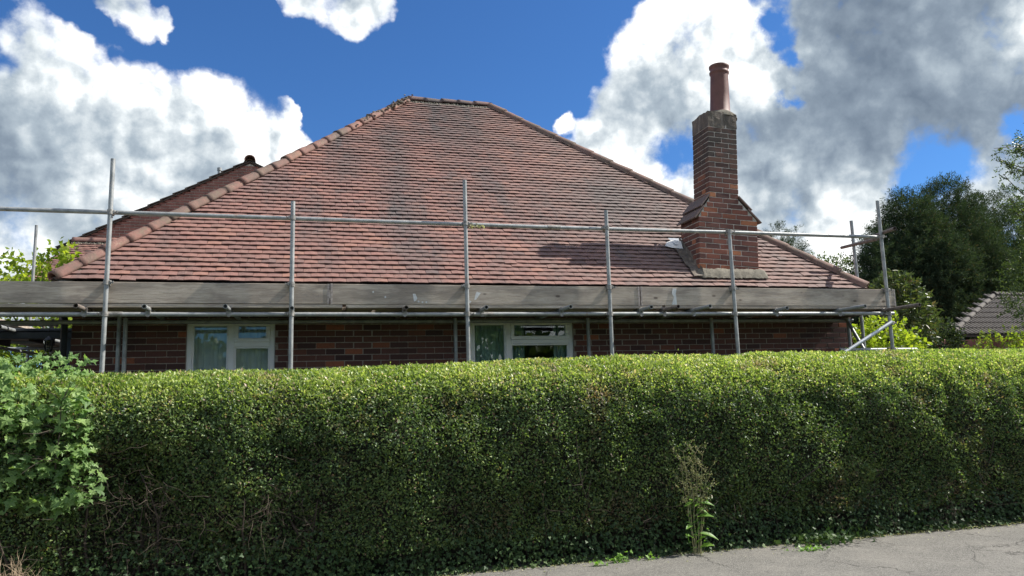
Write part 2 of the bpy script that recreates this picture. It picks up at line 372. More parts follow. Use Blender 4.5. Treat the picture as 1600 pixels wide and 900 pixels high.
    c = gg.mix(gg.ss(md, .38, .68, 0., .45), c, (.24, .225, .195)); c = gg.mix(gg.ss(gp, .50, .62, 0., .6), c, (.075, .07, .06))
    wp = gg.v('ADD', P, gg.v('MULTIPLY', gg.v('SUBTRACT', gg.noise(P, 3., 5, .7, color=True), (.5, .5, .5)), (.55, .55, .55)))
    vo = gg.n('ShaderNodeTexVoronoi', feature='DISTANCE_TO_EDGE'); gg.put(vo.inputs['Vector'], wp); vo.inputs['Scale'].default_value = .95
    ck = gg.m('MULTIPLY', gg.ss(vo.outputs['Distance'], .012, .002), gg.ss(gg.noise(P, 1.1, 2, .5), .42, .56))
    c = gg.mix(gg.m('MULTIPLY', ck, .75), c, (.05, .046, .04)); gg.put(p.inputs['Base Color'], c); p.inputs['Roughness'].default_value = .9
    bump(gg, p, gg.m('SUBTRACT', gg.m('ADD', sp, gg.m('MULTIPLY', gp, .8)), gg.m('MULTIPLY', ck, 2.)), .7, .012)
    simple('road_asphalt', (.06, .06, .06), .9, var=.4, scale=60, bmp=.5, bd=.008)
    simple('kerb_concrete', (.30, .29, .27), .9, var=.2, scale=20, bmp=.4)
    simple('soil', (.06, .045, .032), .95, var=.4, scale=14, bmp=.8, bd=.03)
    simple('grass_ground', (.07, .10, .03), .95, var=.4, scale=3, bmp=.6, bd=.03)
    simple('slate_tile', (.085, .072, .060), .85, var=.35, scale=10, bmp=.4)
    simple('dark_brick_far', (.24, .105, .08), .9, var=.35, scale=5, bmp=.3)
    simple('bark', (.09, .07, .05), .95, var=.4, scale=18, bmp=.8, bd=.01)
    simple('dead_wood', (.085, .064, .045), .9, var=.4, scale=25, bmp=.3)
    simple('stalk_pale', (.30, .28, .14), .8, var=.3, scale=25, bmp=.2)
    simple('dry_twig', (.34, .26, .17), .85, var=.35, scale=25, bmp=.3)
    simple('hedge_wood', (.055, .042, .03), .9, var=.4, scale=18, bmp=.4)
    simple('black_iron', (.02, .022, .024), .45, .2, var=.3, bmp=.1)
    simple('red_timber', (.16, .07, .045), .8, var=.3, scale=10)
    # the hedge's woody inside
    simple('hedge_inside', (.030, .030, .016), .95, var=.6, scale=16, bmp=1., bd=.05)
    def leafmat(nm, stops, brown=None, trans=.35, rough=.45, bn=(.62, .74), scale=1.3, spec=.35):
        m, gg, p, out = material(nm); t = m.node_tree; P = pos(gg); r = rnd(gg)
        f = gg.m('MULTIPLY_ADD', gg.m('SUBTRACT', gg.noise(P, scale, 4, .6), .5), 1.1, gg.m('MULTIPLY_ADD', r, .8, .1), clamp=True)
        c = gg.ramp(f, stops)
        if brown:
            k = gg.m('MULTIPLY', gg.ss(gg.noise(P, 1.9, 5, .65), bn[0], bn[1]), gg.ss(r, .25, .6))
            c = gg.mix(k, c, brown)
            k2 = gg.ss(gg.m('FRACT', gg.m('MULTIPLY', r, 17.3)), .955, .965); c = gg.mix(k2, c, tuple(min(1, x*1.5) for x in brown))
        gg.put(p.inputs['Base Color'], c); p.inputs['Roughness'].default_value = rough; p.inputs['Specular IOR Level'].default_value = spec
        tl = gg.n('ShaderNodeBsdfTranslucent'); gg.put(tl.inputs[0], gg.mix(1., c, (1., .95, .45, 1), 'MULTIPLY') if False else gg.v('MULTIPLY', c, (1.5, 1.6, .7)))
        mx = gg.n('ShaderNodeMixShader'); mx.inputs[0].default_value = trans; gg.put(mx.inputs[1], p.outputs[0]); gg.put(mx.inputs[2], tl.outputs[0]); gg.put(out.inputs[0], mx.outputs[0])
        return m
    leafmat('hedge_leaf', [(0., (.052, .088, .040)), (.35, (.080, .135, .052)), (.65, (.13, .195, .062)), (1., (.24, .30, .10))], (.15, .105, .065), .38, .42, bn=(.54, .70), scale=2.2)
    leafmat('hedge_sunlit_tip_leaf', [(0., (.10, .16, .045)), (.3, (.19, .27, .07)), (.6, (.30, .38, .10)), (.88, (.46, .51, .20)), (1., (.62, .60, .36))], (.42, .32, .25), .38, .38, bn=(.56, .70))  # yellow young growth, lightened further to put the sunlit hedge top into the colour
    leafmat('sycamore_leaf', [(0., (.09, .16, .055)), (.5, (.17, .28, .09)), (1., (.30, .41, .14))], None, .42, .45, spec=.28)
    leafmat('ivy_leaf', [(0., (.025, .05, .02)), (.6, (.045, .085, .03)), (1., (.10, .15, .05))], None, .2, .5, spec=.2)
    leafmat('weed_leaf', [(0., (.12, .24, .04)), (1., (.22, .38, .08))], None, .45, .45)
    leafmat('seed_head', [(0., (.22, .24, .11)), (.6, (.40, .40, .22)), (1., (.5, .46, .34))], None, .3, .8)
    leafmat('conifer_leaf', [(0., (.026, .044, .027)), (.5, (.044, .069, .038)), (1., (.078, .112, .054))], (.075, .06, .03), .18, .8, bn=(.68, .8), scale=.6, spec=.1)
    leafmat('broad_leaf', [(0., (.04, .065, .018)), (.5, (.07, .11, .028)), (1., (.13, .17, .045))], None, .3, .4)
    leafmat('yellow_leaf', [(0., (.12, .18, .02)), (.5, (.20, .27, .03)), (1., (.34, .38, .05))], None, .5, .4)
    leafmat('magnolia_leaf', [(0., (.05, .075, .03)), (.7, (.09, .125, .045)), (.93, (.13, .13, .05)), (1., (.20, .15, .08))], None, .25, .38)
make_mats()
M = MATS

# ================================================================== setting
def sheet(name, x0, x1, y0, y1, z, m, nx=1, ny=1):
    mb = MB(); mb.add([(x0, y0, z), (x1, y0, z), (x1, y1, z), (x0, y1, z)], [(0, 1, 2, 3)]); return mb.build(name, m, kind='structure')
def slab(name, x0, x1, y0, y1, z0, z1, m, bev=0):
    mb = MB(); mb.box(x0, x1, y0, y1, z0, z1, bev); return mb.build(name, m, kind='structure')
sheet('ground', -900, 900, -900, 900, -.14, M['grass_ground'])
sheet('road', -60, 90, -4., 5.02, -.11, M['road_asphalt'])
slab('garden_ground', -60, 90, 7.22, 60, -.3, .01, M['soil'])
# pavement as a gently uneven sheet
nx, ny = 400, 44
gx, gy = np.meshgrid(np.linspace(-12, 28, nx), np.linspace(5.18, 7.30, ny))
P = np.stack([gx, gy, gx*0], -1); gz = .010*vn(P, 1.1, 3)+.004*vn(P, 5, 4)+.0025*vn(P, 14, 5)
V = np.stack([gx, gy, gz], -1).reshape(-1, 3); idx = np.arange(nx*ny).reshape(ny, nx)
Fq = np.stack([idx[:-1, :-1], idx[:-1, 1:], idx[1:, 1:], idx[1:, :-1]], -1).reshape(-1, 4)
tag(link('pavement', np_mesh('pavement', V, [Fq], True), M['asphalt_path']), kind='structure')
slab('pavement_base', -60, 90, 5.18, 7.215, -.3, -.03, M['kerb_concrete'])
kb = None
for i in range(24):
    if kb is None:
        mb = MB(); mb.box(0, .905, 5.03, 5.178, -.25, .004, .012); kb = mb.build('kerb_stone', M['kerb_concrete'], kind='structure'); o = kb
    else: o = kb.copy(); COL.objects.link(o)
    o.location.x = -8+i*.915

# ================================================================== house
XL, XR, DE, ZE, RUN, RISE, WY = -2.695, 7.878, 9.18, 3.035, 4.486, 4.190, 9.53
WL, WR, WB = -2.597, 7.868, 9.18+2*4.486-.35   # wall corners (the back wall line)
house = thing('bungalow', 'red brick bungalow with steep hipped clay tile roof behind the scaffolding', 'house', ((WL+WR)/2, WY, 0))
def kid(o, par):
    """parent while keeping world placement (things' empties are translated only)"""
    o.parent = par; o.matrix_parent_inverse = Matrix.Translation(par.location).inverted(); return o

WINS = [(-1.382, -.386, 1.30, 2.60), (2.017, 3.442, 1.30, 2.60)]
# mortar wall with openings, hollow shell
mb = MB(); ym, yb, zt = WY+.006, WY+.25, 2.95
xs = [WL+.004]+[v for w in WINS for v in (w[0], w[1])]+[WR-.004]
for i in range(len(xs)-1):
    if i % 2 == 0: mb.box(xs[i], xs[i+1], ym, yb, 0, zt)
    else: mb.box(xs[i]+0.0005, xs[i+1]-.0005, ym, yb, 0, WINS[i//2][2]); mb.box(xs[i]+.0005, xs[i+1]-.0005, ym, yb, WINS[i//2][3], zt)
mb.box(WL, WL+.25, yb+.002, WB, 0, zt); mb.box(WR-.25, WR, yb+.002, WB, 0, zt); mb.box(WL+.252, WR-.252, WB-.25, WB, 0, zt)
wall = kid(mb.build('wall', M['mortar']), house)
mb = MB(); mb.box(WL+.3, WR-.3, 12., 12.1, 0, 2.6); mb.box(.9, 1.0, 9.9, 11.9, 0, 2.6); mb.box(WL+.26, WR-.26, 9.8, 12.2, 2.605, 2.64)
kid(mb.build('inner_wall', M['room_wall']), house)
def brick_mesh(name, l, d=.1, h=.065):
    m_ = MB(); m_.box(-l/2, l/2, 0, d, 0, h, .004); me = m_.mesh(name); return me
BM = {}
def brick_at(x, y, z, l, par, mat, rot=0, d=.1):
    k = (round(l, 3), mat.name)
    if k not in BM: BM[k] = brick_mesh('brick', l, d); BM[k].materials.append(mat)
    o = bpy.data.objects.new('brick', BM[k]); COL.objects.link(o)
    o.location = (x, y, z); o.rotation_euler = (random.uniform(-.012, .012), random.uniform(-.006, .006), rot+random.uniform(-.01, .01))
    return o
def row(x0, x1, shift, cuts=()):
    """stretcher course between x0 and x1: list of (centre, length)"""
    r = []; x = x0-(.1125 if shift else 0)
    while x < x1-.02:
        a, b = max(x, x0), min(x+.215, x1)
        segs = [(a, b)]
        for c0, c1 in cuts:
            ns = []
            for s0, s1 in segs:
                if s1 <= c0 or s0 >= c1: ns.append((s0, s1)); continue
                if s0 < c0-.03: ns.append((s0, c0-.004))
                if s1 > c1+.03: ns.append((c1+.004, s1))
            segs = ns
        r += [((p+q)/2, q-p) for p, q in segs if q-p > .03]; x += .225
    return r
cand = []; stuff = MB()
for k in range(39):
    z = .005+k*.075; cuts = [(w[0], w[1]) for w in WINS if z+.06 > w[2] and z < w[3]-.01]
    for c, l in row(WL, WR, k % 2, cuts):
        vis = 1.86 < z < 2.62; dist = math.hypot(c, WY)
        cand.append((0 if vis else 1, dist, c, z, l))
cand.sort(key=lambda t: t[:2])
for i, (v_, d_, c, z, l) in enumerate(cand):
    if i < 300 and v_ == 0:
        o = brick_at(c+random.uniform(-.002, .002), WY-random.uniform(-.001, .003), z, round(l*100)/100 if l > .2 else round(l, 2), wall, M['house_brick']); kid(o, house); o.parent = wall; o.matrix_parent_inverse = (Matrix.Translation(house.location) @ wall.matrix_parent_inverse @ wall.matrix_basis).inverted()
    else:
        j = random.uniform(-.001, .003); stuff.box(c-l/2, c+l/2, WY-j, WY+.08, z, z+.065, .004)
def sub(o, part, thing_):
    """sub-part of a part that sits unrotated in its thing, kept in world coordinates"""
    o.parent = part; o.matrix_parent_inverse = (Matrix.Translation(thing_.location) @ part.matrix_parent_inverse @ part.matrix_basis).inverted(); return o
sub(stuff.build('brick_courses', M['house_brick'], kind='stuff'), wall, house)

# windows
def window(x0, x1, z0, z1, xm, curt, second):
    Y0 = WY+.028
    mb = MB(); t = .062; b = .006
    mb.box(x0, x1, Y0, Y0+.07, z1-.045, z1, b); mb.box(x0, x1, Y0, Y0+.07, z0, z0+t, b)
    mb.box(x0, x0+t, Y0-.001, Y0+.07, z0+t-.004, z1-.041, b); mb.box(x1-t, x1, Y0-.001, Y0+.07, z0+t-.004, z1-.041, b)
    mb.box(xm-.036, xm+.036, Y0-.001, Y0+.07, z0+t-.004, z1-.041, b)
    zt_ = z1-.255
    mb.box(xm+.033, x1-t+.003, Y0-.002, Y0+.07, zt_-.06, zt_, b)
    w = kid(mb.build('window', M['white_upvc']), house)
    # vent sash
    sa = MB(); s = .05; a0, a1, b0, b1 = xm+.03, x1-t+.006, zt_-.004, z1-.038; Ys = Y0-.020
    sa.box(a0, a1, Ys, Y0+.03, b0, b0+s, b); sa.box(a0, a1, Ys, Y0+.03, b1-s*.55, b1, b)
    sa.box(a0, a0+s, Ys-.001, Y0+.03, b0+s-.003, b1-s*.55+.003, b); sa.box(a1-s, a1, Ys-.001, Y0+.03, b0+s-.003, b1-s*.55+.003, b)
    sub(sa.build('sash', M['white_upvc']), w, house)
    # beading round the fixed lights
    bd = MB(); q = .018
    for (a, c, e, f) in ((x0+t, xm-.036, z0+t, z1-.045), (xm+.036, x1-t, z0+t, zt_-.06)):
        bd.box(a-.002, c+.002, Y0+.012, Y0+.05, f-q, f+.002, .003); bd.box(a-.002, c+.002, Y0+.012, Y0+.05, e-.002, e+q, .003)
        bd.box(a-.002, a+q, Y0+.013, Y0+.05, e+q-.003, f-q+.003, .003); bd.box(c-q, c+.002, Y0+.013, Y0+.05, e+q-.003, f-q+.003, .003)
    sub(bd.build('glazing_bead', M['white_upvc']), w, house)
    for (a, c, e, f, yy) in ((x0+t+.01, xm-.046, z0+t+.01, z1-.055, Y0+.035), (xm+.046, x1-t-.01, z0+t+.01, zt_-.07, Y0+.035), (a0+s-.006, a1-s+.006, b0+s-.006, b1-s*.5, Y0+.005)):
        gm = MB(); gm.box(a, c, yy, yy+.006, e, f); sub(gm.build('pane', M['window_glass']), w, house)
    # curtain with folds
    def curtain(ca, cb, amp, wl, yy, mat, z_lo=z0+.03, z_hi=z1-.05):
        n = 90; V_ = []; Fc = []
        for i in range(n+1):
            x = ca+(cb-ca)*i/n; ph = x*6.28/wl
            for j, zz in enumerate((z_lo, (z_lo+z_hi)/2, z_hi)):
                V_.append((x+.01*math.sin(ph*.7+j), yy+amp*(math.sin(ph)+.5*math.sin(ph*2.3+1+j*.3)), zz))
        for i in range(n):
            for j in range(2): Fc.append((i*3+j, i*3+3+j, i*3+4+j, i*3+1+j))
        cm = MB(); cm.add(V_, Fc, True); return sub(cm.build('curtain', mat), w, house)
    if second:
        curtain(x0-.05, xm+.0, .018, .07, Y0+.16, M['curtain_green']); curtain(xm+.02, xm+.26, .018, .06, Y0+.18, M['curtain_green']); curtain(x1-.22, x1+.05, .018, .06, Y0+.17, M['curtain_green'])
    else:
        curtain(x0-.05, x1+.05, .012, .11, Y0+.15, M['net_curtain']); curtain(x1-.22, x1+.05, .02, .07, Y0+.22, M['net_curtain'])
    sm = MB(); sm.box(x0-.03, x1+.03, WY-.05, WY+.10, z0-.035, z0-.002, .006); sub(sm.build('sill', M['white_upvc']), w, house)
    return w
window(*WINS[0], -.885, None, False); window(*WINS[1], 2.545, None, True)

# ---- roof
SLEN = math.hypot(RUN, RISE); CP, SP = RUN/SLEN, RISE/SLEN
def plane_frame(side):
    if side == 'front': return Vector((XL, DE, ZE)), Vector((1, 0, 0)), Vector((0, CP, SP)), Vector((0, -SP, CP)), XR-XL
    if side == 'back': return Vector((XR, DE+2*RUN, ZE)), Vector((-1, 0, 0)), Vector((0, -CP, SP)), Vector((0, SP, CP)), XR-XL
    if side == 'left': return Vector((XL, DE+2*RUN, ZE)), Vector((0, -1, 0)), Vector((CP, 0, SP)), Vector((-SP, 0, CP)), 2*RUN
    return Vector((XR, DE, ZE)), Vector((0, 1, 0)), Vector((-CP, 0, SP)), Vector((SP, 0, CP)), 2*RUN
HR = RUN/SLEN   # horizontal run per metre up the slope = inset of the hip per metre
mb = MB()
for s_ in ('front', 'back', 'left', 'right'):
    O, U_, V_, N_, Wd = plane_frame(s_)
    q = [O, O+U_*Wd, O+U_*(Wd-RUN)+V_*SLEN, O+U_*RUN+V_*SLEN]
    mb.add([v-N_*.012 for v in q], [(0, 1, 2, 3)]); mb.add([v-N_*.05 for v in q], [(3, 2, 1, 0)])
roof = kid(mb.build('roof', M['dark_timber']), house)
GA, TW, TT = .1, .165, .011
K = (TT+.0075)/GA
def tile_verts(w, L=.155, cam_=.004):
    vs = []
    for v in (0., L):
        for u, c in ((-w/2, 0), (0, cam_), (w/2, 0)):
            h = .029-K*v+c; vs += [(u, v, h), (u, v, h-TT)]
    # index: v*6+u*2+(0 top,1 bottom)
    fs = []
    for u in (0, 1):
        a, b_, c_, d_ = u*2, (u+1)*2, 6+(u+1)*2, 6+u*2
        fs += [(a, b_, c_, d_), (a+1, d_+1, c_+1, b_+1), (a+1, b_+1, b_, a)]
    fs += [(0, 6, 7, 1), (4, 5, 11, 10), (6, 8, 9, 7), (8, 10, 11, 9)]
    return vs, fs
tile_me = []
for i in range(3):
    vs, fs = tile_verts(TW-.0035, .155, (.003, .005, .0045)[i]); me = bpy.data.meshes.new('roof_tile'); me.from_pydata(vs, [], fs); me.update(); me.materials.append(M['clay_tile']); tile_me.append(me)
CHX0, CHX1, CHY0, CHY1 = 5.29, 6.23, 9.35, 9.88
def tiles(side, detail):
    O, U_, V_, N_, Wd = plane_frame(side); st = MB(); n = int(SLEN/GA); objs = 0; rot = Matrix((U_, V_, N_)).transposed().to_4x4()
    rs = random.Random(5 if side == 'front' else 9)
    for k in range(n+1):
        v = -.045+k*GA; lo = max(0, v)*HR; hi = Wd-max(0, v)*HR
        if v > SLEN-.06: break
        x = lo-(TW/2 if k % 2 else 0)-((lo/TW) % 1)*TW-TW+rs.uniform(-.006, .006)
        while x < hi+TW*.3:
            x += TW; c = x+TW/2
            a, b_ = max(x, lo+.022), min(x+TW, hi-.022)
            if b_-a < .03: continue
            wob = .006*math.sin(c*1.7+k*.35)+.0045*math.sin(c*4.1+k*.9)+.003*math.sin(c*9.+k*2.1)
            vj = wob*.8+rs.uniform(-.0028, .0028); hj = rs.uniform(-.0015, .0035)+.003*math.sin(c*2.3+k); ro = rs.uniform(-.012, .012)
            if rs.random() < .012: vj -= rs.uniform(.01, .03); ro += rs.uniform(-.06, .06); hj += .004
            if detail and v < 1.3 and c > XR-XL-2.0 and rs.random() < .22: vj -= rs.uniform(0, .02); ro += rs.uniform(-.07, .07); hj += rs.uniform(0, .009)
            pc = O+U_*c+V_*(v+vj)
            if detail and CHX0-.01 < pc.x < CHX1+.01 and CHY0+.01 < (O+V_*(v+.06)).y < CHY1-.03: continue
            Mt = Matrix.Translation(O+U_*((a+b_)/2)+V_*(v+vj)+N_*hj) @ rot @ Matrix.Rotation(ro, 4, 'Z') @ Matrix.Rotation(rs.uniform(-.012, .012), 4, 'Y')
            clipped = b_-a < TW-.001
            if detail and not clipped and k < 6 and objs < 300:
                o = bpy.data.objects.new('roof_tile', tile_me[rs.randrange(3)]); COL.objects.link(o); o.matrix_basis = Mt; sub(o, roof, house); objs += 1
            else:
                vs, fs = tile_verts(b_-a-.0035)
                st.add([Mt @ Vector(p) for p in vs], fs)
    sub(st.build('roof_tile_courses', M['clay_tile'], kind='stuff'), roof, house)
tiles('front', True)
for s_ in ('left', 'right', 'back'): tiles(s_, False)

# ridge and hip tiles, half round
def half_round(L, r0, r1, seed, rough=0.):
    rs = random.Random(seed); n = 12; vs = []; m_ = 5
    for j in range(m_+1):
        t = j/m_; rr = r0+(r1-r0)*t
        for side_ in (0, 1):
            r = rr-(0 if side_ == 0 else .018)
            for i in range(n+1):
                a = math.pi*(i/n)*1.06-.03*math.pi; jit = rough*rs.uniform(-1, 1) if side_ == 0 else 0
                vs.append((math.cos(a)*(r+jit), t*L, math.sin(a)*(r+jit)))
    w = n+1; fs = []
    for j in range(m_):
        b0, b1 = j*2*w, (j+1)*2*w
        for i in range(n):
            fs.append((b0+i, b0+i+1, b1+i+1, b1+i)); fs.append((b0+w+i, b1+w+i, b1+w+i+1, b0+w+i+1))
        for i in (0, n): fs.append((b0+i, b1+i, b1+w+i, b0+w+i))
    for b0 in (0, m_*2*w):
        for i in range(n): fs.append((b0+i, b0+w+i, b0+w+i+1, b0+i+1))
    me = bpy.data.meshes.new('ridge_tile'); me.from_pydata(vs, [], fs); me.polygons.foreach_set('use_smooth', np.ones(len(fs), bool)); me.update(); return me
def cap_line(A, B, n, name, mat, rough, overlap, up=Vector((0, 0, 1)), seed=0, drop=.038, par=None, th=None, r=.088):
    A, B = Vector(A), Vector(B); d = B-A; L = d.length/n; y = d.normalized(); x = y.cross(up).normalized(); z = x.cross(y).normalized(); rs = random.Random(seed)
    mes = [half_round(L+overlap, r+.009, r-.006, seed+i, rough) for i in range(3)]
    for me in mes: me.materials.append(mat)
    out_ = []
    for i in range(n):
        o = bpy.data.objects.new(name, mes[rs.randrange(3)]); COL.objects.link(o)
        Mt = Matrix.Translation(A+y*(L*i)-z*drop+x*rs.uniform(-.006, .006)+z*rs.uniform(-.006, .008)) @ Matrix((x, y, z)).transposed().to_4x4() @ Matrix.Rotation(rs.uniform(-.02, .02), 4, 'X') @ Matrix.Rotation(rs.uniform(-.03, .03), 4, 'Y')
        o.matrix_basis = Mt; sub(o, par or roof, th or house); out_.append(o)
    # bedding mortar under the caps
    n_ = 90; vs = []; fs = []
    for j in range(n_+1):
        p = A+d*(j/n_)-z*(drop+.068)
        for a, h in ((-.125, -.02), (-.112, .03), (0, .09), (.112, .03), (.125, -.02)):
            vs.append(p+x*(a*(r/.105)*(1+rs.uniform(-.07, .09)))+z*(h+rs.uniform(-.014, .014)))
    for j in range(n_):
        for i in range(4): fs.append((j*5+i, j*5+i+1, j*5+6+i, j*5+5+i))
    mm = MB(); mm.add(vs, fs, False); sub(mm.build('bedding_mortar', M['cement']), par or roof, th or house)
    return out_
TL = Vector((XL+RUN, DE+RUN, ZE+RISE)); TR = Vector((XR-RUN, DE+RUN, ZE+RISE))
up_ = Vector((0, 0, .038))
cap_line(Vector((XL, DE, ZE))+up_+Vector((-.02, -.02, -.02)), TL+up_, 23, 'hip_tile', M['hip_clay'], .004, .03, seed=3)
cap_line(Vector((XR, DE, ZE))+up_+Vector((.02, -.02, -.02)), TR+up_, 18, 'hip_tile', M['hip_clay'], .002, .02, seed=8)
cap_line(TL+up_, TR+up_, 5, 'ridge_tile', M['clay_tile'], .001, .015, seed=13)
for A_, B_, s_ in (((XL, DE+2*RUN, ZE), TL, 21), ((XR, DE+2*RUN, ZE), TR, 25)): cap_line(Vector(A_)+up_, B_+up_, 18, 'hip_tile', M['ridge_clay'], .002, .02, seed=s_)
# moss lumps at the top of the left hip
mm = MB(); rs = random.Random(4)
for i in range(110):
    t = 1-abs(rs.gauss(0, .10)); p = Vector((XL, DE, ZE)).lerp(TL, t)+Vector((0, 0, .075))+Vector((rs.uniform(-.03, .09), rs.uniform(-.09, -.0), rs.uniform(-.05, .03)))
    r = rs.uniform(.012, .034); bm = bmesh.new(); bmesh.ops.create_icosphere(bm, subdivisions=1, radius=r)
    mm.add([p+Vector((v.co.x, v.co.y, v.co.z*.6))*rs.uniform(.8, 1.2) for v in bm.verts], [tuple(v.index for v in f.verts) for f in bm.faces]); bm.free()
sub(mm.build('moss', M['cement'], kind='stuff'), roof, house)
# eaves: fascia, soffit, gutter, downpipes
mb = MB(); mb.box(XL+.08, XR-.08, DE+.02, DE+.045, ZE-.20, ZE-.045); mb.box(XL+.1, XR-.1, DE+.047, WY-.004, ZE-.20, ZE-.185)
mb.box(XL+.05, XL+.075, DE+.02, DE+2*RUN-.02, ZE-.20, ZE-.045); mb.box(XR-.075, XR-.05, DE+.02, DE+2*RUN-.02, ZE-.20, ZE-.045)
kid(mb.build('fascia', M['soffit_paint']), house)
mb = MB(); vs = []; fs = []; n = 10
for xx in (XL-.06, XR+.05):
    for rr in (.058, .052):
        for i in range(n+1):
            a = math.pi+math.pi*i/n; vs.append((xx, DE-.045+rr*math.cos(a), ZE-.055+rr*math.sin(a)))
w = n+1
for i in range(n): fs += [(i, 2*w+i, 2*w+i+1, i+1), (w+i, w+i+1, 3*w+i+1, 3*w+i)]
fs += [(0, w, 3*w, 2*w), (n, 2*w+n, 3*w+n, w+n)]
mb.add(vs, fs, True); gut = kid(mb.build('gutter', M['gutter_black']), house)
for i in range(11):
    mb = MB(); x = XL+.35+i*.98; mb.box(x-.012, x+.012, DE-.108, DE+.02, ZE-.12, ZE-.05, .004); sub(mb.build('gutter_bracket', M['gutter_black']), gut, house)
mb = MB(); mb.tube([(WL-.06, DE-.04, ZE-.1), (WL-.06, DE-.03, ZE-.2), (WL-.055, WY-.06, ZE-.42), (WL-.055, WY-.06, .1)], .036, 10); kid(mb.build('downpipe', M['gutter_black']), house)

# chimney: leans a little to the right
ch_base = Vector((5.76, CHY0, 3.2)); LEAN = .05
mb = MB()
def lp(x, y, z): return Vector((x-ch_base.x, y-ch_base.y, z-ch_base.z))
mx = .006
mb.box(CHX0-ch_base.x+mx, CHX1-ch_base.x-mx, mx, CHY1-CHY0-mx, -.25, .845)
UX0, UX1, UD = 5.465, 5.935, .45
# tumbled shoulders
vs = [lp(CHX0+mx, CHY0+mx, 4.045), lp(CHX1-mx, CHY0+mx, 4.045), lp(UX1-mx, CHY0+mx, 4.33), lp(UX0+mx, CHY0+mx, 4.33)]; vs += [v+Vector((0, CHY1-CHY0-2*mx, 0)) for v in vs]
mb.add(vs, [(0, 1, 2, 3), (7, 6, 5, 4), (1, 5, 6, 2), (0, 3, 7, 4)])
mb.box(UX0-ch_base.x+mx, UX1-ch_base.x-mx, mx, UD-mx, 1.13, 2.36)
chim = mb.build('chimney', M['chimney_mortar']); chim.parent = house; chim.location = ch_base-house.location; chim.rotation_euler = (0, math.atan(LEAN), 0)
def cbrick(x, y, z, l, rot, y_is=False):
    o = brick_at(x, y, z, l, chim, M['chimney_brick'], rot); o.parent = chim; return o
back = MB()
def course(x0, x1, d, z, sh):
    xa, xb = x0-ch_base.x, x1-ch_base.x
    def seg(a, b, s):
        r = []; x = a-(.1125 if s else 0)
        while x < b-.02:
            p, q = max(x, a), min(x+.215, b)
            if b-q < .06: q = b
            if q-p > .04: r.append(((p+q)/2, round(q-p, 3)))
            x = q+.010
        return r
    for c, l in seg(xa, xb, sh): cbrick(c, random.uniform(-.003, .002), z, l, 0)
    for c, l in seg(.104, d, not sh): cbrick(xa-random.uniform(-.001, .003), c, z, l, -math.pi/2); 
    for c, l in seg(.104, d, not sh): cbrick(xb+random.uniform(-.001, .003), c, z, l, math.pi/2)
    for c, l in seg(xa+.104, xb-.104, sh): back.box(c-l/2, c+l/2, d-.08, d, z, z+.065, .004)
z = .008; k = 0
while z < .83: course(CHX0, CHX1, CHY1-CHY0, z, k % 2); z += .0755; k += 1
while z < 1.12:
    t = (z+.0755-.845)/.285; t = max(0, min(1, t)); course(CHX0+(UX0-CHX0)*t, CHX1+(UX1-CHX1)*t, CHY1-CHY0-.01, z, k % 2); z += .0755; k += 1
while z < 2.19: course(UX0, UX1, UD, z, k % 2); z += .0755; k += 1
ZB = z
bb = back.build('brick_courses', M['chimney_brick'], chim, 'stuff')
# rendered head of the stack
bm = bmesh.new(); bmesh.ops.create_cube(bm, size=1)
for v in bm.verts: v.co = Vector(((UX0+UX1)/2-ch_base.x+v.co.x*(UX1-UX0+.002), UD/2+v.co.y*(UD+.002), (ZB+2.44)/2+v.co.z*(2.44-ZB)))
bmesh.ops.subdivide_edges(bm, edges=bm.edges[:], cuts=7, use_grid_fill=True)
ar = np.array([v.co[:] for v in bm.verts]); nz = .005*vn(ar, 9, 1)+.004*vn(ar, 25, 2)
for v, q in zip(bm.verts, nz):
    c = Vector(((UX0+UX1)/2-ch_base.x, UD/2, v.co.z)); v.co += (v.co-c).normalized()*float(q)
    if v.co.z > 2.43: v.co.z += float(q)*1.5-.02*((v.co-c).length > .26)
me = bpy.data.meshes.new('stack_head'); bm.to_mesh(me); bm.free(); link('stack_head', me, M['soot_render'], chim)
px_, py_ = .065+.012, .225
mb = MB(); mb.lathe((px_-.03, py_, 2.40), [(.245, 0), (.235, .045), (.19, .085), (.16, .11)], 20); link('flaunching', mb.mesh('flaunching'), M['cement'], chim)
mb = MB(); H = .80
mb.lathe((px_-.03, py_, 2.46), [(.160, 0), (.160, .05), (.154, .06), (.147, .07), (.139, .35), (.131, H-.16), (.131, H-.14), (.144, H-.125), (.146, H-.10), (.133, H-.085), (.133, H-.055), (.148, H-.035), (.151, H-.005), (.146, H), (.122, H), (.116, H-.1), (.116, H-.7)], 32)
link('chimney_pot', mb.mesh('chimney_pot'), M['terracotta_pot'], chim)
# shoulder weathering tiles, overhanging
for sd in (-1, 1):
    xa, xb = (CHX0-.05, UX0+.01) if sd < 0 else (CHX1+.05, UX1-.01)
    for j in range(2):
        for r_ in range(3):
            mb = MB(); y0_ = -.02+r_*.19; y1_ = y0_+.185
            t0, t1 = (0, .56) if j == 0 else (.46, 1.02)
            A0 = Vector((xa+(xb-xa)*t0-ch_base.x, 0, .80+.36*t0)); A1 = Vector((xa+(xb-xa)*t1-ch_base.x, 0, .80+.36*t1)); up2 = Vector((sd*.36, 0, abs(xb-xa))).normalized()
            lift = .012+.018*j
            q = [A0+up2*(lift+.012), A1+up2*(lift-.004)]; q2 = [v-up2*.018 for v in q]
            vs = []
            for yy in (y0_, y1_): vs += [v+Vector((0, yy, 0)) for v in (q[0], q[1], q2[1], q2[0])]
            fs = [(0, 1, 2, 3), (7, 6, 5, 4), (0, 4, 5, 1), (1, 5, 6, 2), (2, 6, 7, 3), (3, 7, 4, 0)]
            mb.add(vs, fs); link('weathering_tile', mb.mesh('weathering_tile'), M['ridge_clay'], chim)
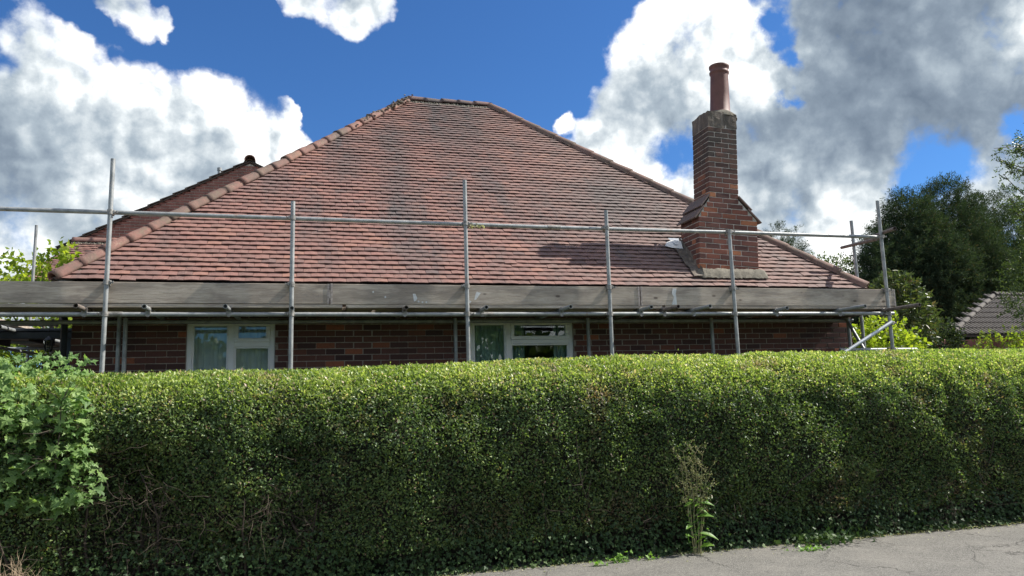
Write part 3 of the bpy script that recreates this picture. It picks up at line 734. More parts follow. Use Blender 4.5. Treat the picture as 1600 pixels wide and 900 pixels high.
# mortar fillet at the front foot and flashing up the left side
n = 40; vs = []; fs = []; rs = random.Random(2)
for i in range(n+1):
    x = CHX0-.07+(CHX1-CHX0+.20)*i/n; e = min(1, min(i, n-i)/3+.25)
    zr = ZE+(CHY0-DE)*RISE/RUN
    for (dy, dz) in ((.0, .115), (-.035, .10), (-.075, .055), (-.115, -.035)):
        vs.append((x, CHY0+dy*e+rs.uniform(-.006, .006)-.004, zr+dz*e-.005+rs.uniform(-.008, .008)))
for i in range(n):
    for j in range(3): fs.append((i*4+j, i*4+4+j, i*4+5+j, i*4+1+j))
mb = MB(); mb.add(vs, [f[::-1] for f in fs], True); kid(mb.build('mortar_fillet', M['cement']), house)
def slope_pt(x, y, h): return Vector((x, y, ZE+(y-DE)*RISE/RUN))+Vector((0, -SP, CP))*h
mb = MB(); vs = []; fs = []
for i in range(9):
    y = CHY0-.06+(CHY1-CHY0+.12)*i/8; h = .045 if i % 2 else .058
    vs += [slope_pt(CHX0-.13+rs.uniform(-.01, .01), y, h), slope_pt(CHX0-.012+.02, y, h+.01), Vector((CHX0-.006+.02, y, ZE+(y-DE)*RISE/RUN+.16+rs.uniform(-.01, .01)))]
for i in range(8):
    for j in range(2): fs.append((i*3+j, i*3+3+j, i*3+4+j, i*3+1+j))
mb.add(vs, [f[::-1] for f in fs]); kid(mb.build('side_flashing', M['soot_render']), house)
mb = MB(); p = [slope_pt(5.02, 9.86, .06), slope_pt(5.12, 9.83, .055), slope_pt(5.27, 9.80, .07), slope_pt(5.30, 9.92, .10), slope_pt(5.20, 9.97, .075), slope_pt(5.10, 9.95, .05)]
mb.add(p, [(0, 1, 2, 3, 4, 5)]); kid(mb.build('lead_patch', M['white_mortar']), house)
mb = MB(); vs = []
for i in range(7):
    x = CHX0-.12+i*(CHX1-CHX0+.24)/6; vs += [slope_pt(x, CHY1-.02, .08), slope_pt(x, CHY1+.16, .05)]
mb.add(vs, [(2*i, 2*i+2, 2*i+3, 2*i+1) for i in range(6)]); kid(mb.build('back_gutter_flashing', M['lead']), house)

# ================================================================== neighbour house behind on the left
NY = 20.
nb = thing('neighbour_house', 'brick gabled house rising behind the left hip of the tiled roof', 'house', (-1.5, NY, 0))
PK = Vector((-1.50, NY, 7.86)); LB = Vector((-5.75, NY, 5.50)); RB = Vector((2.75, NY, 5.50)); DB = 7.
mb = MB(); g_ = [(LB.x+.15, 0), (RB.x-.15, 0), (RB.x-.15, RB.z-.05), (PK.x, PK.z-.05), (LB.x+.15, LB.z-.05)]
f_ = [Vector((x, NY+.012, z)) for x, z in g_]; b_ = [Vector((x, NY+DB, z)) for x, z in g_]
mb.add(f_+b_, [(0, 1, 2, 3, 4), (9, 8, 7, 6, 5), (0, 5, 6, 1), (1, 6, 7, 2), (4, 9, 5, 0)])
nw = kid(mb.build('wall', M['chimney_mortar']), nb)
sm_ = (PK.z-LB.z)/(PK.x-LB.x); st = MB(); k = 0; z = 4.3
while z < PK.z-.15:
    x0 = max(LB.x+.15, PK.x-(PK.z-.03-z)/sm_+.03); x1 = min(RB.x-.15, PK.x+(PK.z-.03-z)/sm_-.03)
    if x1-x0 > .1:
        for c, l in row(math.floor(x0/.225)*.225, x1, k % 2):
            a, b = max(c-l/2, x0), min(c+l/2, x1)
            if b-a > .05: st.box(a, b, NY+random.uniform(-.002, .003), NY+.06, z, z+.060)
    z += .075; k += 1
sub(st.build('brick_courses', M['dark_brick_far'], kind='stuff'), nw, nb)
# verge and roof slopes
mb = MB(); ov = .05
for s_, E_ in ((1, LB), (-1, RB)):
    d = (PK-E_); n_ = Vector((-d.z, 0, d.x)).normalized(); n_ = n_ if n_.z > 0 else -n_
    E2 = E_-d.normalized()*.15
    q = [E2, PK]; vs = []
    for yy in (NY-ov, NY+DB+ov):
        for P_ in q: vs += [Vector((P_.x, yy, P_.z))-n_*.022, Vector((P_.x, yy, P_.z))]
    mb.add(vs, [(0, 2, 3, 1), (4, 5, 7, 6), (0, 4, 6, 2), (1, 3, 7, 5), (0, 1, 5, 4)])
nr = kid(mb.build('roof', M['slate_tile']), nb)
for s_, E_ in ((1, LB), (-1, RB)):
    d = (PK-E_); L_ = d.length; d = d.normalized(); n_ = Vector((-d.z, 0, d.x)); n_ = n_ if n_.z > 0 else -n_
    nn = 15; st = MB(); vert = None
    for i in range(nn):
        A_ = E_+d*(L_*i/nn-.12); j = random.uniform(0, .012)
        vs = []
        for yy in (NY-ov-.03, NY+DB): 
            for t, h in ((0, .045+j), (L_/nn+.05, .02), (L_/nn+.05, .004), (0, .022+j)):
                P_ = A_+d*t+n_*h; vs.append(Vector((P_.x, yy, P_.z)))
        me_ = MB(); me_.add(vs, [(0, 1, 2, 3), (7, 6, 5, 4), (0, 4, 5, 1), (1, 5, 6, 2), (2, 6, 7, 3), (3, 7, 4, 0)])
        sub(me_.build('verge_tile', M['slate_tile']), nr, nb)
cap_line(PK+Vector((0, -ov-.05, .05)), PK+Vector((0, DB, .05)), 12, 'ridge_tile', M['ridge_clay'], .002, .01, seed=30, par=nr, th=nb, r=.13)
mb = MB(); v0 = at(343, 268, 21.0); mb.tube([v0-Vector((0, 0, .9)), v0+Vector((0, 0, .02))], .05, 10, hollow=.05); mb.tube([v0+Vector((0, 0, .02)), v0+Vector((0, 0, .10))], .062, 10)
kid(mb.build('vent_pipe', M['galvanised_steel']), nb)
# lean-to roof at the foot of the gable
la, lb = Vector((-5.45, NY-.02, 5.62)), Vector((2.4, NY-.02, 5.62)); dn = Vector((0, -2.0, -1.25)); sl_ = Vector((-.55, 0, 0))
mb = MB(); mb.add([la, lb, lb+dn, la+dn+sl_, la-Vector((0, 0, .1)), lb-Vector((0, 0, .1)), lb+dn-Vector((0, 0, .1)), la+dn+sl_-Vector((0, 0, .1))], [(0, 3, 2, 1), (4, 5, 6, 7), (3, 7, 6, 2), (0, 4, 7, 3)])
lr = kid(mb.build('lean_to_roof', M['dark_timber']), nb)
V_ = (-dn).normalized(); U_ = Vector((1, 0, 0)); N_ = U_.cross(V_).normalized(); rot = Matrix((U_, V_, N_)).transposed().to_4x4(); st = MB(); O = la+dn
for k in range(int(dn.length/.12)):
    v = k*.12; lo = sl_.x*(1-v/dn.length)
    for i in range(48):
        x = lo+i*.17-(.085 if k % 2 else 0)
        if x < lo-.05 or x > 7.8: continue
        vs, fs = tile_verts(.162, .155); Mt = Matrix.Translation(O+U_*(x+.08)+V_*(v-.03)+N_*random.uniform(0, .006)) @ rot @ Matrix.Rotation(random.uniform(-.02, .02), 4, 'Z')
        st.add([Mt @ Vector(p) for p in vs], fs)
sub(st.build('roof_tile_courses', M['clay_tile'], kind='stuff'), lr, nb)
cap_line(la+Vector((-.05, -.05, .03)), la+Vector((1.6, -.05, .03)), 4, 'ridge_tile', M['ridge_clay'], .003, .02, seed=33, par=lr, th=nb, r=.11)
mb = MB(); mb.box(la.x+sl_.x-.1, lb.x, NY-2.14, NY-2.05, 4.26, 4.34); mb.box(la.x+.1, lb.x, NY-1.85, NY-1.6, 0, 4.3); kid(mb.build('lean_to_wall', M['dark_timber']), nb)

# ================================================================== scaffold
SX, SY = 1.2, 8.53
sc = thing('scaffold', 'galvanised tube scaffold with weathered timber toe boards in front of the tiled roof', 'scaffold', (2.8, 8.53, 0))
TR_ = .02415; ST = M['galvanised_steel']
def tube_part(name, pts, m=None, r=TR_, parent=None, hollow=.05, n=12):
    mb = MB(); mb.tube(pts, r, n, hollow=hollow); o = mb.build(name, m or ST)
    return sub(o, parent, sc) if parent else kid(o, sc)
POLES = [(-2.014, 4.221, -2.035), (-.175, 3.831, -.185), (1.785, 4.169, 1.79), (3.576, 3.866, 3.56), (5.289, 3.653, 5.30), (7.654, 4.153, 7.665)]
LZ, RZ, PY = 2.567, 3.643, 8.525
LY = PY+.052; RY = PY+.052
pole_objs = []
for x, zt_, xb_ in [(-4.15, 4.1, -4.15)]+POLES:
    pole_objs.append(tube_part('pole', [(xb_, PY+.004, 0), (x, PY, zt_)]))
def coupler_mesh():
    mb = MB()
    mb.tube([(0, 0, -.026), (0, 0, .026)], .0315, 12); mb.tube([(-.026, .052, 0), (.026, .052, 0)], .0315, 12)
    mb.box(-.028, .028, .012, .042, -.028, .028, .004)
    mb.box(.026, .048, -.018, .016, -.020, .020, .004); mb.tube([(.046, -.012, 0), (.075, -.012, 0)], .0065, 6); mb.box(.060, .073, -.024, .0, -.011, .011)
    mb.box(-.014, .014, .075, .094, -.016, .016, .003); mb.tube([(0, .088, -.012), (0, .088, -.045)], .006, 6); mb.box(-.010, .010, .078, .098, -.042, -.03)
    return mb.mesh('coupler')
CM = coupler_mesh(); CM.materials.append(M['coupler_steel'])
def coupler(x, y, z, rx=0, rz=0, flip=1):
    o = bpy.data.objects.new('coupler', CM); COL.objects.link(o); o.location = (x, y, z); o.rotation_euler = (rx, 0, rz+random.uniform(-.06, .06)); o.scale = (flip, 1, 1); kid(o, sc); return o
def xat(p, z): return p[2]+(p[0]-p[2])*z/p[1]
for p in POLES:
    coupler(xat(p, LZ), PY, LZ, flip=random.choice((1, -1))); coupler(xat(p, RZ), PY, RZ, flip=random.choice((1, -1)))
    coupler(xat(p, 2.885), PY, 2.895, rz=random.uniform(-.2, .2), flip=random.choice((1, -1)))
# ledgers (two lengths joined by sleeves) and guard rail
for a, b in ((-6.2, -1.95), (-1.94, 2.02), (2.03, 7.78)): tube_part('ledger', [(a, LY, LZ+.003*(a > 2)), (b, LY, LZ+(.012 if b > 7 else 0))])
for x in (-1.945, 2.025): 
    tube_part('sleeve', [(x-.08, LY, LZ), (x+.08, LY, LZ)], M['coupler_steel'], .029, hollow=0)
for a, b, za, zb in ((-6.2, 2.9, 3.652, 3.640), (2.9, 7.72, 3.640, 3.648)): tube_part('guard_rail', [(a, RY, za), ((a+b)/2, RY, (za+zb)/2+.006), (b, RY, zb)])
tube_part('sleeve', [(2.82, RY, 3.641), (2.98, RY, 3.641)], M['coupler_steel'], .0285, hollow=0)
tube_part('ledger', [(-5., 9.36, LZ), (7.75, 9.36, LZ)])
for x, dz in ((-2.053, .02), (1.789, 0), (3.568, 0), (5.391, 0), (7.62, 0), (-.2, 0)): tube_part('inner_pole', [(x, 9.30, 0), (x, 9.30, 2.60+dz)])
tube_part('inner_pole', [(-1.96, 9.2, 0), (-1.98, 9.26, 2.6)])
# transoms sticking out past the ledger
TRN = [(118, 480, 8.28), (225, 484, 8.33), (352, 479, 8.30), (456, 478, 8.44), (635, 478, 8.36), (760, 480, 8.33), (892, 482, 8.24), (1018, 481, 8.26), (1060, 482, 8.20), (1110, 481, 8.16), (1230, 482, 8.33), (1352, 478, 8.10), (1437, 477, 7.95)]
for i, (x, y, D) in enumerate(TRN):
    p = at(x, y, D); zz = LZ+.050; sk = (.03, -.02, .04, 0, .02, 0, -.03, .02, -.03, -.05, .03, -.10, -.05)[i]
    tube_part('transom', [(p.x, D, zz+.004), (p.x+sk, 9.50, zz)], M['galvanised_steel'] if i % 4 else M['rusty_tube'], hollow=.08)
    o = coupler(p.x+sk*.2, LY-.052, LZ+.0, rz=0); o.location.y = LY; o.rotation_euler = (math.pi/2, 0, random.uniform(-.1, .1)); o.scale = (.9, .9, .9)
# deck boards
def board(name, x0, x1, y0, y1, z0, z1, bands=True, jit=.002):
    bm = bmesh.new(); bmesh.ops.create_cube(bm, size=1)
    for v in bm.verts: v.co = Vector(((x0+x1)/2+v.co.x*(x1-x0), (y0+y1)/2+v.co.y*(y1-y0), (z0+z1)/2+v.co.z*(z1-z0)))
    es = [e for e in bm.edges if abs(e.verts[0].co.x-e.verts[1].co.x) > .5]
    bmesh.ops.subdivide_edges(bm, edges=es, cuts=24)
    a_ = np.array([v.co[:] for v in bm.verts]); q = vn(a_, 1.7, 7)*jit*2
    for v, n_ in zip(bm.verts, q): v.co.y += float(n_); v.co.z += float(n_)*.8
    bmesh.ops.bevel(bm, geom=[e for e in bm.edges if e.calc_face_angle(0) > .7], offset=.003, segments=1, affect='EDGES')
    me = bpy.data.meshes.new(name); bm.to_mesh(me); bm.free(); o = kid(link(name, me, M['weathered_board']), sc)
    if bands:
        for xx in (x0, x1):
            mb = MB(); s = 1 if xx == x0 else -1; a, c = sorted((xx-.0015*s, xx+.022*s)); mb.box(a, c, y0-.0035, y1+.0035, z0-.0035, z1+.0035); sub(mb.build('end_band', M['steel_band']), o, sc)
    return o
DZ0 = LZ+.050+.0245
for r_ in range(4):
    y0 = 8.578+r_*.232; offs = (0, .35, -.2, .1)[r_]
    for a in (-7.45, -3.52, .41, 4.34):
        b = min(a+3.9+offs, 7.80); a_ = a+offs if a > -7 else a
        board('deck_board', a_, b-.01, y0, y0+.225, DZ0, DZ0+.038, False)
TZ0, TZ1 = DZ0+.040, 2.912
tb = [board('toe_board', -3.68, .226, 8.576, 8.614, TZ0+.004, TZ1-.004), board('toe_board', .24, 3.995, 8.574, 8.612, TZ0, TZ1), board('toe_board', 4.012, 7.835, 8.577, 8.615, TZ0, TZ1+.002), board('toe_board', -7.6, -3.70, 8.576, 8.614, TZ0, TZ1)]
# return toe board at the right hand end, seen end-on
board('end_toe_board', 7.80, 7.838, 8.618, 9.48, TZ0, TZ1, False)
# white paint marks on the toe boards
def smear(pts, par, y=8.5725):
    n = len(pts); mb = MB(); q = [at(px, py, y) for px, py in pts]; q = [Vector((v.x, y, v.z)) for v in q]
    mb.add(q+[v+Vector((0, .004, 0)) for v in q], [tuple(range(n))]+[(i, i+n, (i+1) % n+n, (i+1) % n) for i in range(n)]); sub(mb.build('paint_mark', M['paint_smear']), par, sc)
smear([(747, 450), (753, 451), (754, 454), (744, 468), (741, 469), (743, 460)], tb[1]); smear([(733, 469), (737, 471), (734, 474)], tb[1])
smear([(645, 459), (649, 459), (652, 466), (650, 470), (647, 471), (646, 465)], tb[1])
smear([(1051, 451), (1057, 451), (1056, 459), (1058, 476), (1050, 476), (1053, 464), (1050, 459)], tb[2])
for x, y in ((583, 456), (602, 464), (654, 471), (660, 472), (666, 472), (831, 453), (847, 451), (834, 455)): smear([(x-1.5, y), (x, y-1.6), (x+1.6, y-.3), (x+1, y+1.5), (x-1, y+1.2)], tb[1])
# end frame, braces and the low ledger at the right
bp = at(1330, 345, 9.36); tube_part('pole', [(7.93, 9.36, 0), (bp.x, 9.36, bp.z)])
a, b = at(1398, 357, 8.15), at(1352, 374, 9.2); tube_part('guard_rail', [a, b], M['rusty_tube'])
a, b = at(1372, 373, 8.60), at(1315, 387, 9.75); tube_part('guard_rail', [a, b], M['rusty_tube'])
a, b = at(1392, 504, 8.44), at(1318, 552, 8.46); tube_part('brace', [a+(a-b)*.02, b+(b-a)*2.2], M['aluminium_tube'])
a, b = Vector((7.61, 9.33, 2.60)), at(1356, 556, 8.9); tube_part('brace', [a, b+(b-a)*1.1])
a, b = at(1312, 547, 8.62), at(1432, 546, 8.62); tube_part('ledger', [a, b])
coupler(7.66, PY, 2.085)
coupler(7.655, 8.5, 2.44)
# left return of the scaffold along the side of the house
pb = at(57, 352, 14.); tube_part('pole', [(pb.x-.02, 14, 0), (pb.x, 14, pb.z)])
for yy in (11.2, 16.): tube_part('pole', [(-4.43, yy, 0), (-4.43, yy, 2.75)])
tube_part('ledger', [(-4.38, 8.4, LZ-.03), (-4.38, 17, LZ-.03)]); tube_part('ledger', [(-3.32, 9.55, LZ-.03), (-3.32, 17, LZ-.03)])
for yy in (9.7, 11.0, 12.3, 13.6, 15., 16.3): tube_part('transom', [(-4.6, yy, LZ+.02), (-2.8, yy+.05, LZ+.02)])
for r_ in range(4): 
    for q in (0, 1): board('deck_board', -4.40+r_*.232, -4.40+r_*.232+.225, 9.52+q*3.95, 9.52+q*3.95+3.9, DZ0+.0, DZ0+.038, False)
tube_part('brace', [at(-30, 528, 12.2), at(27, 520, 12.6)], M['aluminium_tube'])
# dry moss hanging at the third pole's rail joint
mb = MB(); rs = random.Random(9)
for i in range(60):
    p = Vector((1.84+rs.uniform(0, .17), RY-.02+rs.uniform(-.02, .01), RZ-.015+rs.uniform(-.035, .02))); d = Vector((rs.uniform(-1, 1), rs.uniform(-1, 1), rs.uniform(-1, .4)))*.022; e = Vector((rs.uniform(-1, 1), rs.uniform(-1, 1), rs.uniform(-1, 1)))*.009
    mb.add([p, p+d+e, p+d*1.3, p+d-e], [(0, 1, 2, 3)])
kid(mb.build('dried_moss', M['seed_head'], kind='stuff'), sc)

# ================================================================== hedge
PROF = np.array([(7.20, .0), (7.13, .35), (7.08, .9), (7.09, 1.30), (7.15, 1.50), (7.27, 1.70), (7.43, 1.84), (7.65, 1.925), (7.95, 1.94), (8.18, 1.86), (8.30, 1.6), (8.32, .9), (8.28, .0)])
seg = np.linalg.norm(np.diff(PROF, axis=0), axis=1); cum = np.concatenate([[0], np.cumsum(seg)]); PLEN = cum[-1]
def hedge_surface(x, s):
    Y = np.interp(s, cum, PROF[:, 0]); Z = np.interp(s, cum, PROF[:, 1])
    e = .03; Y2 = np.interp(s+e, cum, PROF[:, 0]); Z2 = np.interp(s+e, cum, PROF[:, 1]); Y1 = np.interp(s-e, cum, PROF[:, 0]); Z1 = np.interp(s-e, cum, PROF[:, 1])
    ty, tz = Y2-Y1, Z2-Z1; l = np.maximum(np.hypot(ty, tz), 1e-6); ny_, nz_ = -tz/l, ty/l
    zt = np.interp(x, [-5, -2, -1, 0, 1.5, 2.6, 3.5, 5, 6, 9, 14], [1.93, 1.91, 1.90, 1.89, 1.925, 1.955, 1.975, 1.985, 1.985, 1.985, 1.98])
    Z = Z*(zt-.0)/1.94
    P = np.stack([x, Y, Z], -1); N = np.stack([0*x, ny_, nz_], -1)
    return P, N
HOLES = [] # sparse, dark places in the front: pixel x, y, radius (m), depth (m)
for px, py, r, d in ((195, 745, .30, .30), (240, 800, .30, .22), (180, 850, .35, .20), (470, 720, .12, .14), (475, 830, .22, .16), (560, 800, .12, .10), (700, 800, .10, .08), (840, 800, .14, .10), (1380, 770, .18, .10), (1130, 790, .15, .10), (1010, 800, .16, .08), (300, 860, .3, .14), (620, 730, .10, .08), (1480, 800, .15, .10), (930, 760, .1, .07)):
    v = at(px, py, 7.12); HOLES.append((v.x, v.z, r, d))
def hedge_disp(P, N):
    rr_ = np.clip((P[..., 0]-2.5)/3, 0, 1); d = .06*vn(P, 1.3, 1)+(.040+.022*rr_)*vn(P, 3.4, 2)+(.024+.012*rr_)*vn(P, 8., 3)
    for hx, hz, r, dd in HOLES:
        q = ((P[..., 0]-hx)**2+(P[..., 2]-hz)**2)/(r*r); d = d-dd*np.exp(-q)*(P[..., 1] < 7.7)
    top = np.clip((P[..., 2]-1.6)/.25, 0, 1); d = d*(1-.65*top)
    return d
HX0, HX1 = -5.2, 13.5
hedge = thing('hedge', 'long clipped privet hedge with sunlit top between the pavement and the house', 'hedge', (3.5, 7.7, 0))
# woody inside
nxh, nsh = 380, 44
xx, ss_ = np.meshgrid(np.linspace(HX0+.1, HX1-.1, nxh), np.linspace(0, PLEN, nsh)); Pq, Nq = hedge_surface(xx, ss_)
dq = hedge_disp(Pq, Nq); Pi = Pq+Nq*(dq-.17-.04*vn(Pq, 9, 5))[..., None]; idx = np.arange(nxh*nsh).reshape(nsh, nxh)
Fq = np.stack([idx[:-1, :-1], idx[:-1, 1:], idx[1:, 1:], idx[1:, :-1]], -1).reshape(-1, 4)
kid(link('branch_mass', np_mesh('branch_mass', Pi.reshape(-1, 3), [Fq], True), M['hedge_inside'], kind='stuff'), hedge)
def hedge_points(n, sa, sb, x0=HX0, x1=HX1):
    x = RNG.uniform(x0, x1, n); s = RNG.uniform(sa, sb, n); P, N = hedge_surface(x, s); return P, N
SPL = cum[8]
# leaves: denser where the camera looks
sets = [(250000, .25, SPL+.1, -3.6, 9.6), (26000, .25, SPL+.1, 9.6, HX1), (9000, .25, SPL+.1, HX0, -3.6), (36000, SPL+.1, PLEN-.5, HX0, HX1), (50000, cum[3], cum[8], -3.2, 9.2)]
Ps, Ns = [], []
for n, a, b, x0, x1 in sets:
    P, N = hedge_points(n, a, b, x0, x1); Ps.append(P); Ns.append(N)
P = np.concatenate(Ps); N = np.concatenate(Ns); dd = hedge_disp(P, N); n = len(P)
dep = RNG.exponential(.042, n)-.022; keep = dep < .17
dens = vn(P, 4.5, 8)*.5+vn(P, 11, 9)*.5
low = np.clip((.55-P[:, 2])/.55, 0, 1)
keep &= (dens+RNG.uniform(-.55, .9, n) > -.28+low*.2) | (dep > .06)
P, N, dd, dep = P[keep], N[keep], dd[keep], dep[keep]; n = len(P)
# shoot clusters: leaves gather at shoot tips
P = P+N*(dd-dep)[:, None]+RNG.normal(size=(n, 3))*.006
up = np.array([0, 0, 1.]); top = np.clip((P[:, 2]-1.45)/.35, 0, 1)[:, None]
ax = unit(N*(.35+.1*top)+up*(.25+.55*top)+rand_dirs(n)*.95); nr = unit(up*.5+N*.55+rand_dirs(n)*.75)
L = RNG.uniform(.017, .039, n)*(1+.15*top[:, 0]); sun_tipf = (top[:, 0] > RNG.uniform(.15, .95, n)) & (dep < .06)  # upper outer leaves take the greens with sunlight painted in
for nm, sel, mt in (('leaves', ~sun_tipf, 'hedge_leaf'), ('sunlit_tip_leaves', sun_tipf, 'hedge_sunlit_tip_leaf')):
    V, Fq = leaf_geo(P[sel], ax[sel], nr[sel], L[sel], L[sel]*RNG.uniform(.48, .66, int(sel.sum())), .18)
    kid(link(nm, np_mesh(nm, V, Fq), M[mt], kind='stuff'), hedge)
# stray shoots standing proud of the top
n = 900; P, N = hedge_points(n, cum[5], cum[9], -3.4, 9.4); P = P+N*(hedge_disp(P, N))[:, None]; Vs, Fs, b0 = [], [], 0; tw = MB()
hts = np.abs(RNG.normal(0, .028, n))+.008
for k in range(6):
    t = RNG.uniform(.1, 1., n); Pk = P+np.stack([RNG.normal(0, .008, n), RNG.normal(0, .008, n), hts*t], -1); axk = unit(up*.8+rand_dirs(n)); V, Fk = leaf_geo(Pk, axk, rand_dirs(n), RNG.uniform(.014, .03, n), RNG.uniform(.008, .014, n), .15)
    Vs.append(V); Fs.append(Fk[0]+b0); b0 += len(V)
kid(link('new_shoots', np_mesh('new_shoots', np.concatenate(Vs), Fs), M['hedge_sunlit_tip_leaf'], kind='stuff'), hedge)
# bare stems, twigs and dead wood in the thin lower part
mb = MB(); rs = random.Random(21)
def twig(mb, p, d, L, r, n=5, wob=.25, seg_=5, rs=rs):
    pts = [Vector(p)]; d = Vector(d).normalized()
    for i in range(seg_): d = (d+Vector((rs.uniform(-1, 1), rs.uniform(-1, 1), rs.uniform(-1, 1)))*wob).normalized(); pts.append(pts[-1]+d*(L/seg_))
    mb.tube(pts, [r*(1-.75*i/seg_) for i in range(seg_+1)], n, caps=False); return pts
for i in range(120):
    x = rs.uniform(-3.6, 9.5); y = rs.uniform(7.24, 7.55); p = twig(mb, (x, y, 0), (rs.uniform(-.3, .3), rs.uniform(-.2, .1), 1), rs.uniform(.7, 1.4), rs.uniform(.006, .02))
    for q in p[1:4]:
        for _ in range(2): twig(mb, q, (rs.uniform(-1, 1), rs.uniform(-1, .1), rs.uniform(-.2, 1)), rs.uniform(.15, .45), rs.uniform(.002, .005), 4)
for hx, hz, r, dd_ in HOLES:
    for i in range(int(14*r/.2)):
        twig(mb, (hx+rs.gauss(0, r*.7), rs.uniform(7.1, 7.3), hz+rs.gauss(0, r*.7)), (rs.uniform(-1, 1), rs.uniform(-1, .4), rs.uniform(-1, 1)), rs.uniform(.1, .4), rs.uniform(.0015, .004), 4, .4)
kid(mb.build('stems', M['hedge_wood'], kind='stuff'), hedge)
mb = MB()
for i in range(300):
    px = rs.choice([rs.gauss(420, 30), rs.gauss(200, 50), rs.uniform(200, 1550), rs.uniform(200, 1550), rs.gauss(1490, 30)]); py = rs.gauss(800, 30)
    v = at(px, py, 7.10); 
    if v.z < .05: v.z = .05
    twig(mb, v, (rs.uniform(-1, 1), rs.uniform(-.8, .1), rs.uniform(-1, .6)), rs.uniform(.08, .30), rs.uniform(.0012, .0028), 3, .35)
kid(mb.build('dead_twigs', M['dead_wood'], kind='stuff'), hedge)

# ivy creeping along the hedge foot
def ivy_leaf_geo(P, ax, nr, S):
    ax = unit(ax); sd = unit(np.cross(ax, nr)); nr = np.cross(sd, ax); S = S.reshape(-1, 1)
    sh = [(0, 0, 0), (.30, -.38, .06), (.50, -.02, .5), (.22, .22, .38), (.0, .62, 0)]
    sh = [(0, 0), (.34, -.12), (.52, .22), (.26, .38), (0, .95), (-.26, .38), (-.52, .22), (-.34, -.12)]
    V = np.stack([P+sd*S*u+ax*S*v+nr*S*(.10*abs(u)-.08*v*v) for u, v in sh], 1).reshape(-1, 3); b = np.arange(len(P))[:, None]*8
    return V, [np.concatenate([b+np.array([[0, 1, 2, 3]]), b+np.array([[0, 3, 4, 5]]), b+np.array([[0, 5, 6, 7]])])]
n = 11000; x = RNG.uniform(-3.6, 9.6, n); z = np.abs(RNG.normal(0, .20, n))+.01; kk = vn(np.stack([x, z, z], -1), 1.6, 31) > -1.2
x, z = x[kk], z[kk]; n = len(x); Pv = np.stack([x, 7.13+RNG.normal(0, .03, n)-.05*(z < .08)*RNG.uniform(0, 1, n), z], -1)
V, Fq = ivy_leaf_geo(Pv, unit(np.array([0, -.4, -.5])+rand_dirs(n)), unit(np.array([0, -1, .5])+rand_dirs(n)*.5), RNG.uniform(.016, .044, n))
ivy = link('ivy', np_mesh('ivy', V, Fq), M['ivy_leaf'], kind='stuff'); tag(ivy, 'dark ivy leaves covering the foot of the hedge', 'ivy')
# leaf litter at the edge of the pavement
n = 5200; x = RNG.uniform(0, 9.8, n); y = 7.14-np.abs(RNG.normal(0, .05, n))*(RNG.uniform(size=n) < .85)-RNG.exponential(.10, n)*(RNG.uniform(size=n) < .12)
V, Fq = leaf_geo(np.stack([x, y, .012+0*x], -1), unit(rand_dirs(n)*[1, 1, .2]), unit(np.array([0, 0, 1])+rand_dirs(n)*.4), RNG.uniform(.008, .028, n), RNG.uniform(.005, .016, n))
o = link('leaf_litter', np_mesh('leaf_litter', V, Fq), M['seed_head'], kind='stuff'); tag(o, 'dry leaf litter along the hedge edge of the pavement', 'litter')

# weedy clumps on the pavement edge
def clump(px, py, w, hgt, n, label, mat='weed_leaf', size=.035, seed=1):
    c = at(px, py, 7.0); rs_ = np.random.default_rng(seed); d = ray(px, py); t = -EYE/d[2]; c = Vector((d[0]*t, d[1]*t, 0))
    t_ = thing('weed_clump', label, 'weed', tuple(c), 'weeds along the pavement edge')
    P = np.stack([rs_.normal(0, w, n)*1., rs_.normal(0, w*.30, n), np.abs(rs_.normal(0, hgt, n))+.012], -1)+np.array([0, .02, 0])
    P[:, 0] += .04*np.sign(P[:, 0])*(rs_.uniform(size=n) < .3)
    V, Fq = ivy_leaf_geo(P, unit(rs_.normal(size=(n, 3))+np.array([0, -.2, .3])), unit(np.array([.2, -.3, 1])+rs_.normal(size=(n, 3))*.5), rs_.uniform(.5, 1.3, n)*size)
    link('leaves', np_mesh('leaves', V, Fq), M[mat], t_, kind='stuff')
    mb = MB(); r2 = random.Random(seed)
    for i in range(10): twig(mb, (r2.gauss(0, w*.6), 0, .0), (r2.uniform(-1, 1), -.3, .7), w*.8, .002, 3, .3, 4, r2)
    link('stems', mb.mesh('stems'), M['weed_leaf'], t_, kind='stuff')
clump(1292, 850, .26, .045, 230, 'widest ivy patch spilling onto the pavement right of the tall weed', 'ivy_leaf', .05, 1)
clump(1268, 862, .10, .02, 60, 'low bright green weed in front of the widest ivy patch', 'weed_leaf', .03, 2)
clump(1366, 838, .10, .05, 80, 'rounded ivy tuft on the pavement between two leafy patches', 'ivy_leaf', .05, 3)
clump(1445, 829, .18, .03, 120, 'flat leafy weed patch on the pavement towards the right edge', 'ivy_leaf', .045, 4)
clump(1531, 818, .07, .04, 50, 'small yellow green weed farthest right on the pavement edge', 'weed_leaf', .045, 5)
clump(1496, 826, .09, .02, 45, 'thin weed strip beside the yellow green weed on the pavement', 'ivy_leaf', .035, 6)
clump(972, 880, .055, .035, 46, 'small leafy weed at the hedge foot left of the tall weed', 'weed_leaf', .036, 7)
clump(938, 886, .03, .02, 16, 'tiny bright weed nearest the bottom edge of the picture', 'weed_leaf', .04, 8)
clump(1016, 876, .035, .02, 16, 'tiny weed halfway between the leafy weed and the tall weed', 'weed_leaf', .035, 9)
clump(1190, 845, .05, .03, 24, 'sparse pale weed just right of the tall weed', 'seed_head', .03, 10)

